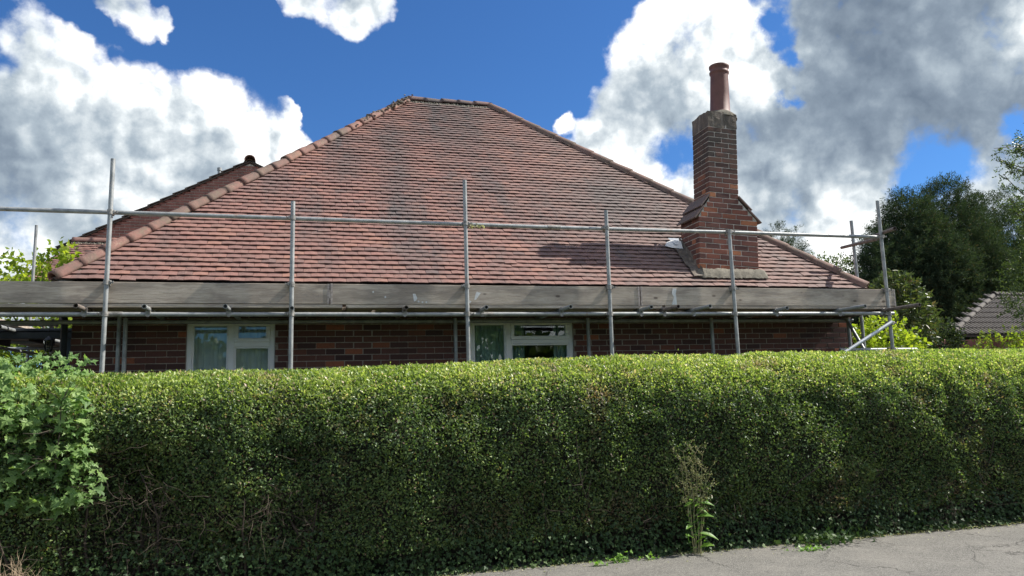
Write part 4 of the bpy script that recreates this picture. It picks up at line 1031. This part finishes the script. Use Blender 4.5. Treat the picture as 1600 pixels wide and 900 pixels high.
# the tall weed gone to seed
d = ray(1090, 866); t = -EYE/d[2]; wb = Vector((d[0]*t, d[1]*t+.02, 0))
tw_ = thing('tall_weed', 'tall spindly weed gone to seed standing against the shaded hedge', 'weed', tuple(wb))
rs = random.Random(33); mb = MB(); tips = []
for i, (dx, h) in enumerate(((-.13, .94), (-.09, 1.0), (-.02, .72), (.05, .98), (.12, .95), (.15, .78))):
    pts = [Vector((dx*.25, -.02, 0))]; 
    for k in range(1, 9): pts.append(Vector((dx*(.25+.75*k/8)+rs.uniform(-.008, .008), -.02+rs.uniform(-.012, .012), h*k/8)))
    mb.tube(pts, [.0055*(1-.7*k/8) for k in range(9)], 5, caps=False)
    for k in range(4, 9):
        for _ in range(3):
            sgn = rs.choice((-1, 1)); q = twig(mb, pts[k], (sgn*rs.uniform(.3, 1), rs.uniform(-.5, .3), rs.uniform(.4, 1.1)), rs.uniform(.07, .20), .0016, 3, .25, 3, rs)
            for u in q[1:]: tips.append(u)
            for _2 in range(2): q2 = twig(mb, q[2], (sgn*rs.uniform(0, 1), rs.uniform(-.5, .3), rs.uniform(.2, 1)), rs.uniform(.03, .07), .0011, 3, .2, 2, rs); tips += q2[1:]
link('stalks', mb.mesh('stalks'), M['stalk_pale'], tw_, kind='stuff')
tp = np.array([t_[:] for t_ in tips]); tp = np.repeat(tp, 2, 0)+RNG.normal(0, .005, (len(tp)*2, 3)); n = len(tp)
V, Fq = leaf_geo(tp, rand_dirs(n), rand_dirs(n), RNG.uniform(.008, .018, n), RNG.uniform(.005, .010, n)); link('seed_heads', np_mesh('seed_heads', V, Fq), M['seed_head'], tw_, kind='stuff')
for (x, z, ax_, L_) in ((.03, .36, (.8, -.5, .35), .11), (-.02, .50, (-1, -.2, .05), .08), (.06, .49, (1, -.2, .1), .10), (.02, .40, (.4, -.6, .8), .08), (.04, .20, (.9, -.3, -.05), .12), (-.04, .28, (-.8, -.5, .2), .09), (.0, .10, (.2, -.6, .8), .13), (.03, .06, (.5, -.6, .5), .12), (-.05, .16, (-.6, -.5, .6), .10), (.05, .43, (.9, -.1, -.3), .08), (-.09, .12, (-.4, -.3, 1), .12)):
    ns = 6; vs = []; L_ *= 1.45; A = Vector(ax_).normalized(); S_ = A.cross(Vector((0, -.5, 1))).normalized(); U2 = S_.cross(A)
    for i in range(ns+1):
        t = i/ns; w_ = L_*.17*math.sin(math.pi*min(1, t*.93+.05))**.7; c = Vector((x, -.03, z))+A*L_*t-U2*0+Vector((0, 0, -L_*.35*t*t)); wv = .1*w_*math.sin(t*14)
        vs += [c-S_*w_+U2*(w_*.35+wv), c, c+S_*w_+U2*(w_*.35-wv)]
    mb = MB(); mb.add(vs, [(i*3+j, i*3+j+1, i*3+j+4, i*3+j+3) for i in range(ns) for j in (0, 1)], True); link('leaf', mb.mesh('leaf'), M['weed_leaf'], tw_)

rs = random.Random(35); n = 70; zz_ = RNG.uniform(.02, .55, n); Pw_ = np.stack([RNG.normal(0, .05, n)+.0*zz_, -.03+RNG.normal(0, .02, n), zz_], -1)
V, Fq = leaf_geo(Pw_, unit(rand_dirs(n)*[1, .6, .6]+np.array([0, -.2, .5])), unit(rand_dirs(n)*.6+np.array([0, -.5, .8])), RNG.uniform(.03, .075, n), RNG.uniform(.010, .022, n)); link('small_leaves', np_mesh('small_leaves', V, Fq), M['weed_leaf'], tw_, kind='stuff')

# dry plant, bottom left
d = ray(20, 905); c = at(22, 905, 6.75)
dp = thing('dry_bush', 'leafless straw coloured bush at the bottom left corner', 'bush', (c.x, 6.80, 0))
mb = MB(); rs = random.Random(5)
for i in range(46):
    p = twig(mb, (rs.gauss(-.05, .10), rs.gauss(0, .06), 0), (rs.uniform(-.35, .45), rs.uniform(-.3, .1), 1), rs.uniform(.30, .56), rs.uniform(.003, .006), 4, .18, 6, rs)
    for q in p[2:6]:
        for _ in range(3): twig(mb, q, (rs.uniform(-1, 1), rs.uniform(-.8, .4), rs.uniform(-.3, .8)), rs.uniform(.06, .18), rs.uniform(.0015, .003), 3, .35, 3, rs)
link('twigs', mb.mesh('twigs'), M['dry_twig'], dp, kind='stuff')

# sycamore growing through the left end of the hedge
def maple_mesh():
    out = [(0, -.02), (.20, -.10), (.46, -.06), (.34, .12), (.62, .34), (.36, .38), (.30, .52), (.16, .55), (0, .98), (-.16, .55), (-.30, .52), (-.36, .38), (-.62, .34), (-.34, .12), (-.46, -.06), (-.20, -.10)]
    r = random.Random(len(bpy.data.meshes)); vs = [(0, .25, 0)]+[(x*r.uniform(.9, 1.1), y*r.uniform(.92, 1.08), .22*abs(x)-.26*y*y+r.uniform(-.06, .06)) for x, y in out]
    fs = [(0, i+1, (i+1) % 16+1) for i in range(16)]; return vs, fs
sy = thing('sycamore_sapling', 'broad leaved sycamore pushing out through the left end of the hedge', 'sapling', (-2.9, 7.15, 0))
variants = []
for i in range(5):
    vs, fs = maple_mesh(); me = bpy.data.meshes.new('leaf'); me.from_pydata(vs, [], fs); me.update(); me.materials.append(M['sycamore_leaf']); variants.append((me, vs, fs))
rs = random.Random(77); allm = MB(); cnt = 0; spots = []
def syc_ok(px, py):
    # outline of the leafy mass in the photograph
    e = np.interp(py, [555, 575, 600, 650, 700, 740, 780, 815], [150, 150, 138, 128, 165, 165, 150, 125]); return px < e+rs.uniform(-22, 12) and py > 558+.0005*(px-70)**2+rs.uniform(-8, 4) and py < 825-.15*abs(px-120)*(px < 120)+rs.uniform(-30, 0)
while len(spots) < 1500:
    px, py = rs.uniform(-150, 185), rs.uniform(552, 822)
    if not syc_ok(px, py): continue
    Dp = 7.12-.20*rs.random()+(.03 if py > 600 else (600-py)/50*.28); clus = vn(np.array([[px/40., py/40., 0]]), 1., 5)[0]
    if clus < -.25 and rs.random() < .75: continue
    v = at(px, py, Dp+rs.uniform(0, .10)); spots.append((Dp, v))
spots.sort(key=lambda t: t[0]); 
for i, (Dp, v) in enumerate(spots):
    s = rs.uniform(.032, .092)*(1.15 if Dp < 7.0 else .9); yax = Vector((rs.uniform(-.9, .9), rs.uniform(-.8, -.1), rs.uniform(-.9, .35))).normalized(); zz = Vector((rs.uniform(-.1, .9), rs.uniform(-1., -.1), rs.uniform(.1, 1.1)))
    xx_ = yax.cross(zz).normalized(); zz = xx_.cross(yax).normalized(); Mt = Matrix.Translation(v) @ Matrix((xx_*s, yax*s, zz*s)).transposed().to_4x4()
    me, vs, fs = variants[rs.randrange(5)]
    if cnt < 290 and v.x > -3.45:
        o = bpy.data.objects.new('leaf', me); COL.objects.link(o); o.matrix_basis = Mt; kid(o, sy); cnt += 1
    else: allm.add([Mt @ Vector(p) for p in vs], fs)
kid(allm.build('foliage', M['sycamore_leaf'], kind='stuff'), sy)
mb = MB()
for i in range(5):
    p = twig(mb, (-3.5+.4*i, 7.25, 0), (rs.uniform(-.2, .2), -.05, 1), 1.7, .014, 6, .12, 7, rs)
    for q in p[2:]:
        for _ in range(4): twig(mb, q, (rs.uniform(-1, 1), rs.uniform(-1, 0), rs.uniform(-.1, .7)), rs.uniform(.2, .4), .004, 4, .25, 4, rs)
kid(mb.build('stem', M['hedge_wood']), sy)

# ================================================================== trees and shrubs
def crown_points(lobes, n, shell=.35):
    w = np.array([r[0]*r[1]+r[1]*r[2]+r[0]*r[2] for _, r in lobes]); w = w/w.sum(); k = RNG.choice(len(lobes), n, p=w)
    C = np.array([c for c, _ in lobes])[k]; Rr = np.array([r for _, r in lobes])[k]; D = rand_dirs(n)
    rad = 1-np.abs(RNG.normal(0, shell, n)); rad = np.clip(rad, .1, 1.)
    P = C+D*Rr*rad[:, None]; return P, unit(D/Rr), rad
def clumped(P, sc_, thr, seed):
    return vn(P, sc_, seed)+.6*vn(P, sc_*2.3, seed+1)+RNG.uniform(-.3, .3, len(P)) > thr
def foliage(name, lobes, nsp, per, L, Wd, mat, par, clus=.16, droop=0., sc_=1.2, thr=-.35, along=.6, shell=.3, seed=1):
    P, N, rad = crown_points(lobes, nsp, shell); bulge = .12*vn(P, sc_, seed+7)+.07*vn(P, sc_*2.5, seed+8); S = np.array([np.mean(l[1]) for l in lobes]).mean(); P = P+N*(bulge*S)[:, None]
    k = clumped(P, sc_*1.3, thr, seed); P, N = P[k], N[k]; n = len(P)
    A = unit(N*along+np.array([0, 0, .35-droop+(.35 if per > 30 else 0)])+rand_dirs(n)*.6)
    Pl = np.repeat(P, per, 0); Al = np.repeat(A, per, 0); t = np.tile(np.linspace(0, 1, per), n)[:, None]; m_ = len(Pl)
    Pl = Pl+Al*t*clus+np.array([0, 0, -1.])*(t**2)*clus*droop+rand_dirs(m_)*clus*.18*(1-.4*t)
    ax = unit(Al*.7+rand_dirs(m_)*.75); V, Fq = leaf_geo(Pl, ax, unit(rand_dirs(m_)+np.array([0, 0, .6])), RNG.uniform(.6, 1.2, m_)*L, RNG.uniform(.7, 1.2, m_)*Wd, .15)
    o = link(name, np_mesh(name, V, Fq), M[mat], kind='stuff'); kid(o, par); return o
def trunk(par, base, top, r, nb=10, spread=1.5, seed=1, z0=.35):
    mb = MB(); r_ = random.Random(seed); base, top = Vector(base), Vector(top); pts = [base.lerp(top, i/6)+Vector((r_.uniform(-1, 1), r_.uniform(-1, 1), 0))*.04*(top-base).length*(0 < i < 6)*.5 for i in range(7)]
    mb.tube(pts, [r*(1-.8*i/6) for i in range(7)], 9, caps=False)
    for i in range(nb):
        t = z0+(1-z0)*i/nb; p = base.lerp(top, t); a = r_.uniform(0, 6.28); L_ = spread*(1.15-t)*r_.uniform(.7, 1.1)
        q = twig(mb, p, (math.cos(a), math.sin(a), r_.uniform(.2, .8)), L_, r*.35*(1.1-t), 6, .15, 5, r_)
        for u in q[2:5]: twig(mb, u, (r_.uniform(-1, 1), r_.uniform(-1, 1), r_.uniform(0, 1)), L_*.45, r*.12, 4, .2, 4, r_)
    return kid(mb.build('trunk', M['bark']), par)

# the big conifers on the right
def conifer(cx, cy, H, rad, label, seed, nsp, nm='conifer_leaf', z0=.4, group='dark conifers behind the house'):
    t_ = thing('conifer_tree', label, 'tree', (cx, cy, 0), group); lobes = [((cx, cy, H*.34), (rad, rad, H*.34)), ((cx, cy, H*.58), (rad*.88, rad*.88, H*.32)), ((cx, cy, H*.80), (rad*.52, rad*.52, H*.185))]
    r_ = random.Random(seed)
    for i in range(7): a = r_.uniform(0, 6.28); lobes.append(((cx+math.cos(a)*rad*.62, cy+math.sin(a)*rad*.62, H*r_.uniform(.35, .74)), (rad*.42, rad*.42, H*.15)))
    foliage('crown', lobes, int(nsp*1.25), 44, .13, .026, nm, t_, .66, .2, .75, -.45, .55, .17, seed)
    trunk(t_, (cx, cy, 0), (cx, cy, H*.85), .22, 14, rad*.9, seed, .15); return t_
conifer(24.4, 25.5, 9.6, 2.15, 'dark conifer at the left of the dense group behind the magnolia', 41, 5200)
conifer(27.0, 26.2, 10.5, 2.35, 'tallest dark conifer with feathery top above the concrete tiled roof', 42, 6200)
conifer(30.6, 27., 10.2, 2.8, 'dark conifer partly behind the overhanging branches at the right edge', 43, 4200)
conifer(34.2, 29., 10.2, 2.6, 'dark conifer farthest right, cut by the edge of the picture', 46, 3000)
conifer(22.3, 25., 7.9, 1.25, 'slim dark conifer just behind the end scaffold poles', 44, 2200)
for (px, py, D, rr, lab, sd) in ((1212, 352, 40., .95, 'small rounded conifer top beside the chimney above the right hip', 51), (1236, 357, 40.5, .75, 'thin pointed conifer top over the right hip tiles', 52), (1188, 366, 39.5, .7, 'conifer top half hidden behind the chimney', 53)):
    v = at(px, py, D); conifer(v.x, D, v.z/.98, rr*1.35, lab, sd, 1300, group='small conifer tops beyond the roof')
def bush(name, label, cat, c, r, nsp, per, L, Wd, mat, seed, clus=.2, trunk_r=.04, z0=0, sc_=1.6, thr=-.4, extra=(), group=None, shell=.25):
    t_ = thing(name, label, cat, (c[0], c[1], 0), group); lobes = [(c, r)]+list(extra); foliage('foliage', lobes, nsp, per, L, Wd, mat, t_, clus, .1, sc_, thr, .6, shell, seed)
    trunk(t_, (c[0], c[1], 0), (c[0], c[1], c[2]+r[2]*.6), trunk_r, 12, max(r[0], .3), seed, .2); return t_
v = at(1288, 412, 30); bush('broadleaf_tree', 'distant leafy tree low above the right hip beside the conifers', 'tree', (v.x, 30, v.z-1.2), (1.8, 1.6, 1.5), 1500, 7, .12, .07, 'broad_leaf', 61, .3, .12)
v = at(1405, 468, 14); bush('magnolia', 'glossy magnolia with bronze backed leaves behind the right scaffold pole', 'shrub', (v.x, 14, v.z-.55), (.62, .6, 1.0), 850, 8, .13, .055, 'magnolia_leaf', 62, .22, .05, extra=[((v.x-.18, 14, v.z+.12), (.34, .35, .38)), ((v.x+.35, 14, v.z-.0), (.35, .3, .3))], thr=-.15)
v = at(1395, 545, 11); bush('vine_shrub', 'bright yellow green leafy shrub beyond the diagonal braces', 'shrub', (v.x-.15, 11, v.z-.3), (.75, .5, .80), 900, 7, .075, .06, 'yellow_leaf', 63, .16, .03, thr=-.3)
v = at(1455, 528, 15); bush('viburnum', 'rounded grey green shrub left of the concrete tiled roof', 'shrub', (v.x, 15, v.z-.45), (.72, .6, .98), 900, 8, .085, .05, 'magnolia_leaf', 64, .18, .04)
v = at(1545, 545, 13.5); bush('low_hedge', 'low loose green shrubbery in front of the concrete tiled roof', 'shrub', (v.x+.45, 13.5, v.z-.50), (1.15, .5, .92), 1500, 8, .055, .035, 'yellow_leaf', 65, .16, .03, extra=[((v.x+1.2, 13.5, v.z-.45), (.8, .5, .85)), ((v.x-.3, 13.5, v.z-.7), (.5, .4, .8))])
# overhanging tree, right edge: leaves along arching twigs
vt = at(1625, 420, 14); rt = thing('overhanging_tree', 'leafy tree with thin arching branches entering at the right edge', 'tree', (vt.x+.9, 14, 0)); rs = random.Random(70)
mb = MB(); lp_, la_ = [], []
mb.tube([(vt.x+.9, 14, 0), (vt.x+.8, 14, 3), (vt.x+.95, 14, 6), (vt.x+1., 14, 8.5)], [.14, .11, .07, .02], 8)
for (a, b, e, nl) in (((1640, 225), (1590, 228), (1553, 232), 60), ((1640, 262), (1600, 270), (1560, 247), 90), ((1640, 290), (1590, 262), (1555, 250), 60), ((1640, 335), (1590, 300), (1568, 272), 70), ((1650, 360), (1605, 345), (1575, 305), 90), ((1640, 380), (1600, 350), (1580, 322), 80), ((1650, 250), (1610, 235), (1590, 232), 60)):
    A, B, C_ = at(*a, 14.), at(*b, 13.9), at(*e, 13.8); pts = [(A*(1-t)**2+B*2*t*(1-t)+C_*t*t) for t in [i/8 for i in range(9)]]
    mb.tube(pts, [.018*(1-.8*i/8)+.002 for i in range(9)], 5, caps=False)
    for _ in range(9):
        t = rs.uniform(.25, 1); i = min(7, int(t*8)); q = twig(mb, pts[i], (rs.uniform(-1, .3), rs.uniform(-.4, .4), rs.uniform(-.7, .6)), rs.uniform(.12, .32), .004, 4, .25, 4, rs)
        for u in q: 
            for _2 in range(4): lp_.append(u[:]); la_.append((rs.uniform(-1, 1), rs.uniform(-.6, .6), rs.uniform(-1, .5)))
kid(mb.build('trunk', M['bark']), rt)
lp_, la_ = np.array(lp_), np.array(la_); n = len(lp_); V, Fq = leaf_geo(lp_+RNG.normal(0, .012, (n, 3)), la_, rand_dirs(n)+np.array([0, 0, .5]), RNG.uniform(.05, .10, n), RNG.uniform(.022, .038, n), .15); kid(link('branch_leaves', np_mesh('branch_leaves', V, Fq), M['broad_leaf'], kind='stuff'), rt)
v1, v2, v3 = at(1612, 400, 14), at(1600, 460, 14), at(1622, 345, 14)
foliage('crown', [((v1.x+.25, 14, v1.z), (.62, .7, .9)), ((v2.x+.2, 14, v2.z), (.5, .6, .7)), ((v3.x+.5, 14, v3.z), (.6, .6, .6)), ((v3.x+1.6, 14.5, v3.z+1.2), (1.3, 1.3, 2.)), ((v1.x+1.5, 14.5, v1.z-.6), (1.4, 1.2, 1.5))], 2600, 8, .075, .035, 'broad_leaf', rt, .22, .1, 1.6, -.3, .6, .25, 71)
# leaves beyond the left end
v = at(40, 425, 13); bush('garden_tree', 'yellow green leafy tree beyond the left end of the roof', 'tree', (v.x-.3, 15., v.z-.35), (1.35, .9, .95), 520, 8, .10, .085, 'yellow_leaf', 81, .30, .06, thr=-.1, extra=[((v.x+.45, 15, v.z-.5), (.6, .5, .5)), ((v.x-.1, 15., v.z+.25), (.35, .4, .5))])
v = at(38, 548, 23.); bush('lit_bush', 'sunlit green bush seen under the scaffold deck at the left', 'shrub', (v.x-.3, 23., v.z-.55), (1.9, 1., 1.25), 1500, 8, .10, .075, 'yellow_leaf', 82, .16, .03)
v = at(72, 512, 26); bush('garden_shrub', 'dark green shrub behind the hanging lantern', 'shrub', (v.x+.2, 26., v.z-.6), (1.5, .8, 2.), 900, 7, .12, .085, 'broad_leaf', 83, .18, .04)
# far tree belt so that the garden has a horizon
fb = MB(); n = 5200; xs_ = RNG.uniform(-90, 130, n); ys_ = RNG.uniform(62, 70, n); zs_ = RNG.uniform(0, 1, n)**.8*(4.+1.6*vn(np.stack([xs_, 0*xs_, 0*xs_], -1), .07, 3)+1.*vn(np.stack([xs_, 0*xs_, 0*xs_], -1), .3, 4))
Pf = np.repeat(np.stack([xs_, ys_, zs_], -1), 7, 0)+RNG.normal(0, .5, (n*7, 3)); V, Fq = leaf_geo(Pf, rand_dirs(n*7), rand_dirs(n*7), RNG.uniform(.3, .8, n*7), RNG.uniform(.25, .5, n*7))
tag(link('tree_belt', np_mesh('tree_belt', V, Fq), M['broad_leaf'], kind='stuff'), 'distant belt of garden trees on the skyline', 'trees')

# ================================================================== lantern and porch at the left
vl = at(76, 537, 9.9)
ln = thing('wall_lantern', 'black hanging porch lantern left of the brick wall', 'lantern', (vl.x, 9.9, vl.z)); ln.scale = (.72, .72, .72)
mb = MB()
for s_, z_ in ((.075, .05), (.045, -.14)):
    pass
mb.tube([(0, 0, .28), (0, 0, .115)], .006, 6); mb.lathe((0, 0, 0), [(.012, .125), (.03, .11), (.085, .055), (.088, .045), (.0, .05)], 6); mb.lathe((0, 0, 0), [(.0, -.135), (.05, -.13), (.052, -.118), (0, -.118)], 6)
for k in range(6):
    a = k*math.pi/3; mb.tube([(.08*math.cos(a), .08*math.sin(a), .048), (.05*math.cos(a), .05*math.sin(a), -.12)], .004, 4)
link('lantern_frame', mb.mesh('lantern_frame'), M['black_iron'], ln)
mb = MB(); mb.lathe((0, 0, 0), [(.047, -.118), (.075, .046)], 6); link('lantern_glass', mb.mesh('lantern_glass'), M['window_glass'], ln)
# dark timber side porch roof and posts under the scaffold deck
pc = thing('side_porch', 'dark timber porch frame in the shade under the deck at the left', 'porch', (-3.6, 11, 0))
for nm, b in (('post', (-2.80, -2.70, 10.0, 10.1, 0, 2.50)), ('post', (-4.75, -4.65, 10.0, 10.1, 0, 2.5)), ('beam', (-5.6, -2.61, 9.98, 10.08, 2.44, 2.52)), ('roof_panel', (-5.6, -2.61, 9.97, 11.0, 2.525, 2.56))):
    mb = MB(); mb.box(*b, .006); kid(mb.build(nm, M['gutter_black']), pc)
for i in range(6): mb = MB(); mb.box(-5.2+i*.5, -5.15+i*.5, 10.1, 10.9, 2.42, 2.52, .004); kid(mb.build('rafter', M['dark_timber']), pc)
# brick garden pier beyond
bp_ = thing('brick_pier', 'short brick pier beside the house corner behind the downpipe', 'pier', (-3.0, 10.6, 0)); mb = MB(); mb.box(-3.12, -2.92, 10.6, 10.85, 0, 2.25); pm = kid(mb.build('pier_core', M['mortar']), bp_)
for k in range(10):
    o = brick_at(-3.02, 10.594, 1.48+k*.075, .205, None, M['house_brick'], 0); sub(o, pm, bp_)

# ================================================================== garage with concrete tiles on the right
gr = thing('garage', 'low outbuilding with dark interlocking concrete tile roof at the right', 'building', (20, 18, 0))
eL, eR = at(1484, 524, 18.), at(1660, 520, 18.); rL = at(1553, 468, 20.1); rR = at(1660, 459, 20.1)
eL.z = eR.z = (eL.z+eR.z)/2; rL.z = rR.z = (rL.z+rR.z)/2
eR.x = 26; rR.x = 24
mb = MB(); mb.add([eL, eR, rR, rL]+[v-Vector((0, 0, .08)) for v in (eL, eR, rR, rL)]+[Vector((eL.x, 22.2, eL.z))], [(0, 1, 2, 3), (7, 6, 5, 4), (0, 4, 5, 1), (0, 3, 7, 4)])
grf = kid(mb.build('roof', M['dark_timber']), gr)
V_ = Vector((0, 2.1, rL.z-eL.z)); Ls = V_.length; V_ = V_/Ls; N_ = Vector((1, 0, 0)).cross(V_).normalized(); rot = Matrix((Vector((1, 0, 0)), V_, N_)).transposed().to_4x4()
def inter_tile():
    prof = [(-.15, 0), (-.12, .03), (-.075, .03), (-.045, .0), (.0, .0), (.03, .03), (.075, .03), (.105, .0), (.15, .0)]; vs = []
    for v in (0, .38):
        for u, h in prof: vs += [(u, v, h+.045-.10*v), (u, v, h+.03-.10*v)]
    m_ = len(prof); fs = []
    for i in range(m_-1):
        a, b, c, d = 2*i, 2*i+2, 2*m_+2*i+2, 2*m_+2*i; fs += [(a, b, c, d), (a, a+1, b+1, b)]
    return vs, fs
ivs, ifs = inter_tile(); ime = bpy.data.meshes.new('concrete_tile'); ime.from_pydata(ivs, [], ifs); ime.materials.append(M['slate_tile']); cnt = 0
for k in range(int(Ls/.33)+1):
    v = k*.33; lo = (rL.x-eL.x)*v/Ls
    for i in range(24):
        x = lo+i*.30+.19
        if v > Ls-.15: continue
        Mt = Matrix.Translation(Vector((eL.x, eL.y, eL.z))+Vector((x, 0, 0))+V_*(v-.03)) @ rot @ Matrix.Rotation(random.uniform(-.015, .015), 4, 'Z')
        o = bpy.data.objects.new('concrete_tile', ime); COL.objects.link(o); o.matrix_basis = Mt; sub(o, grf, gr)
cap_line(eL+Vector((.02, -.02, .03)), rL+Vector((.0, 0, .06)), 8, 'verge_tile', M['slate_tile'], .002, .02, seed=90, par=grf, th=gr, r=.085)
cap_line(rL+Vector((0, 0, .08)), rR+Vector((0, 0, .08)), 10, 'ridge_tile', M['slate_tile'], .002, .02, seed=91, par=grf, th=gr, r=.11)
mb = MB(); mb.box(eL.x+2.2, 25.5, 18.25, 22, 0, eL.z-.05); kid(mb.build('wall', M['dark_brick_far']), gr)
# rusty red timber store in front of it
a, b = at(1436, 548, 16.5), at(1490, 529, 16.5)
ts = thing('timber_store', 'low reddish timber lean-to beside the outbuilding roof', 'shed', (a.x+.6, 16.5, 0))
mb = MB(); mb.box(a.x, a.x+1.6, 16.55, 17.6, 0, a.z-.02); kid(mb.build('wall', M['red_timber']), ts)
for i in range(5):
    mb = MB(); p = a.lerp(b, i/5); q = a.lerp(b, (i+1)/5+.02); vs = []
    for yy in (16.45, 17.7): vs += [Vector((p.x, yy, p.z+.02)), Vector((q.x, yy, q.z)), Vector((q.x, yy, q.z-.04)), Vector((p.x, yy, p.z-.02))]
    mb.add(vs, [(0, 3, 2, 1), (4, 5, 6, 7), (0, 1, 5, 4), (1, 2, 6, 5), (2, 3, 7, 6), (3, 0, 4, 7)]); kid(mb.build('roof_board', M['red_timber']), ts)

# the planting across the street behind the camera, mirrored in the windows
n = 5200; xs_ = RNG.uniform(-34, 34, n); zs_ = RNG.uniform(0, 1, n)**.7*(3.6+2.2*vn(np.stack([xs_, 0*xs_, 0*xs_], -1), .16, 13)+1.2*vn(np.stack([xs_, 0*xs_, 0*xs_], -1), .6, 14))
Pf = np.repeat(np.stack([xs_, -17+RNG.normal(0, 1., n), zs_-.1], -1), 7, 0)+RNG.normal(0, .3, (n*7, 3)); V, Fq = leaf_geo(Pf, rand_dirs(n*7), rand_dirs(n*7), RNG.uniform(.25, .6, n*7), RNG.uniform(.2, .45, n*7))
tag(link('street_trees', np_mesh('street_trees', V, Fq), M['broad_leaf'], kind='stuff'), 'row of trees across the street, mirrored in the window glass', 'trees')
